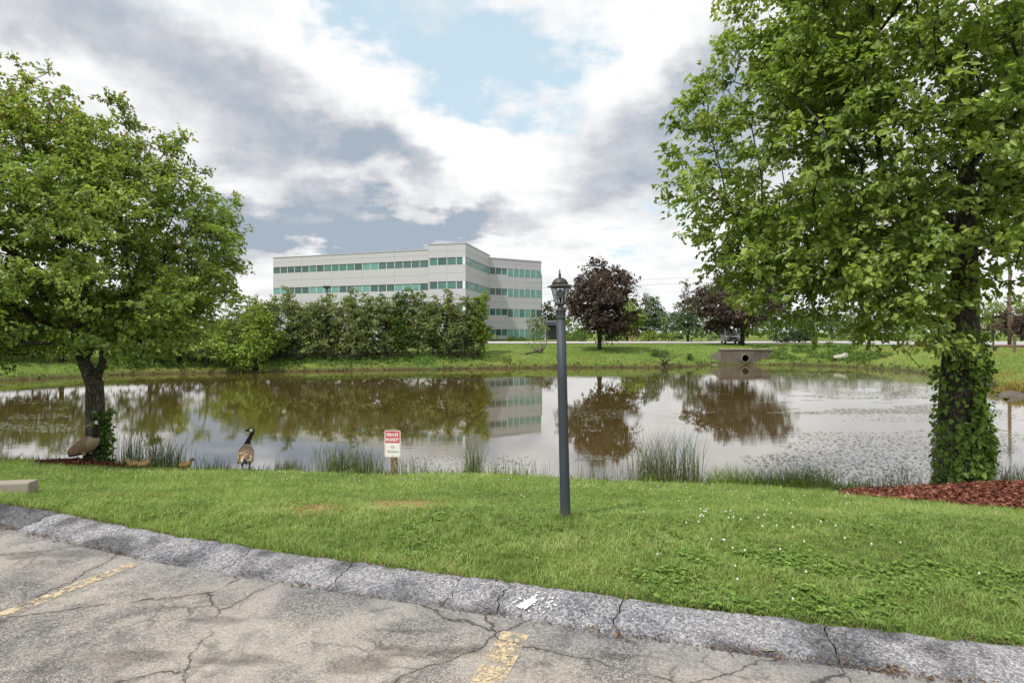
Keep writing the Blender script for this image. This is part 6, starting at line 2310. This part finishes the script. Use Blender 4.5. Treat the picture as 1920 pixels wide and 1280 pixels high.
def gosling(label, px, Y, rz, head_up):
    sp = [(-.085, 0, .055, .006), (-.06, 0, .06, .035), (-.01, 0, .062, .052), (.04, 0, .066, .050), (.07, 0, .085, .034), (.085, 0, .085 + head_up * .5, .026), (.10, 0, .09 + head_up, .028), (.125, 0, .088 + head_up, .016), (.145, 0, .083 + head_up, .006)]
    S = catmull(sp, 4)
    mb = MB()
    mb.tube([p[:3] for p in S], [max(.003, p[3]) for p in S], 12)
    for s in (-1, 1):
        ellipsoid(mb, (-0.01, s * .045, .058), (.05, .014, .028))
        mb.tube([(0.02, s * .03, .03), (.05, s * .032, .006)], [.012, .008], 6)
    me = remeshed(mb, 0.0055)
    V = np.array([v.co[:] for v in me.vertices])
    x, y, z = V.T
    col = np.tile(np.array([0.34, 0.235, 0.10]), (len(V), 1))
    top = np.clip((z - 0.075 - np.clip(x, 0, 1) * 0.4) / 0.03, 0, 1)[:, None]
    col = col * (1 - 0.75 * top) + np.array([0.15, 0.088, 0.04]) * 0.75 * top
    col *= (0.7 + 0.6 * vn3(V, 70))[:, None]
    col = np.where((x > 0.128)[:, None], np.array([0.03, 0.025, 0.02]), col)
    a = me.attributes.new('Col', 'FLOAT_COLOR', 'POINT')
    c4 = np.ones((len(V), 4), np.float32)
    c4[:, :3] = col * (0.65 + 0.7 * vn3(V, 160))[:, None]
    a.data.foreach_set('color', c4.ravel())
    me.materials.clear()
    me.materials.append(M['goose'])
    me.polygons.foreach_set('use_smooth', [True] * len(me.polygons))
    o = link('gosling', me)
    X = at(px, Y)
    o.location = (X, Y, hz(X, Y) + 0.035)
    o.rotation_euler = (0, 0, rz)
    o.scale = (1.25,) * 3
    setp(o, label, 'gosling', 'goslings resting on the lawn')


gosling('leftmost tawny gosling, lying low in the grass', 250, 10.45, R(172), 0.02)
gosling('tawny gosling lying against its leftmost sibling, head up to the right', 268, 10.5, R(15), 0.045)
gosling('lone pale gosling resting between the pair and the standing goose', 346, 10.5, R(5), 0.05)

# ================================================================== litter on the ground
fl = MB()
v5 = []
for i in range(13):
    a = 2 * math.pi * i / 13
    r_ = 0.045 * (1.0 + 0.35 * math.cos(a))
    v5.append((r_ * math.cos(a), 0.55 * r_ * math.sin(a), 0.006 + 0.010 * abs(math.sin(a))))
v5.append((0, 0, 0.006))
fl.add(v5, [(13, i, (i + 1) % 13) for i in range(13)])
fl.tube([(-0.03, 0, 0.007), (-0.06, 0.006, 0.006)], 0.0015, 4)
o = fl.build('fallen_leaf', simple('fallen_leaf_green', (0.36, 0.42, 0.14), 0.6, 0, 0.15, 30))
yl = (EYE) * F / (1226 - HOR)
o.location = (at(1447, yl), yl + 0.02, 0.006)
o.rotation_euler = (0, 0, R(170))
setp(o, 'single pale green leaf fallen on the asphalt by the kerb', 'leaf')
# brown leaf litter along the foot of the kerb and its grass edge
n = 5200
x = rng.uniform(-7, 5, n)
which = rng.random(n) < 0.62
off = np.where(which, rng.normal(size=n) * 0.022 - 0.006, 0.345 + rng.normal(size=n) * 0.02)
clump = fbm2(x, off * 0 + which * 3.0, 1.7, 3.3, 4)
kp_ = (rng.random(n) < np.clip((clump - 0.38) * 3.2, 0.02, 1)) | (x < -4.3)
x, off, which = x[kp_], off[kp_], which[kp_]
z = np.where(off > 0, np.interp(off, pu2, pz2), 0) + 0.012 + 0.006 * rng.random(len(x))
P = np.stack([x + KN[0] * off, toe_y(x) + KN[1] * off, z], 1)
L_ = 0.008 + 0.022 * rng.random(len(x))
V, Fq, k5 = leaf_arrays(P, unit(rng.normal(size=P.shape) * np.array([1, 1, .15])), unit(np.array([0, 0, 1.0]) + rng.normal(size=P.shape) * .3), L_, L_ * 0.4, rng, False)
colr = pal_mix(rng.random(len(x)), [(0.06, 0.04, 0.025), (0.12, 0.075, 0.04), (0.22, 0.13, 0.07)])
o = link('leaf_litter', np_mesh('leaf_litter', V, Fq, M['chip'], np.repeat(colr, k5, axis=0)))
setp(o, 'brown leaf litter along the foot of the kerb', 'litter', kind='stuff')
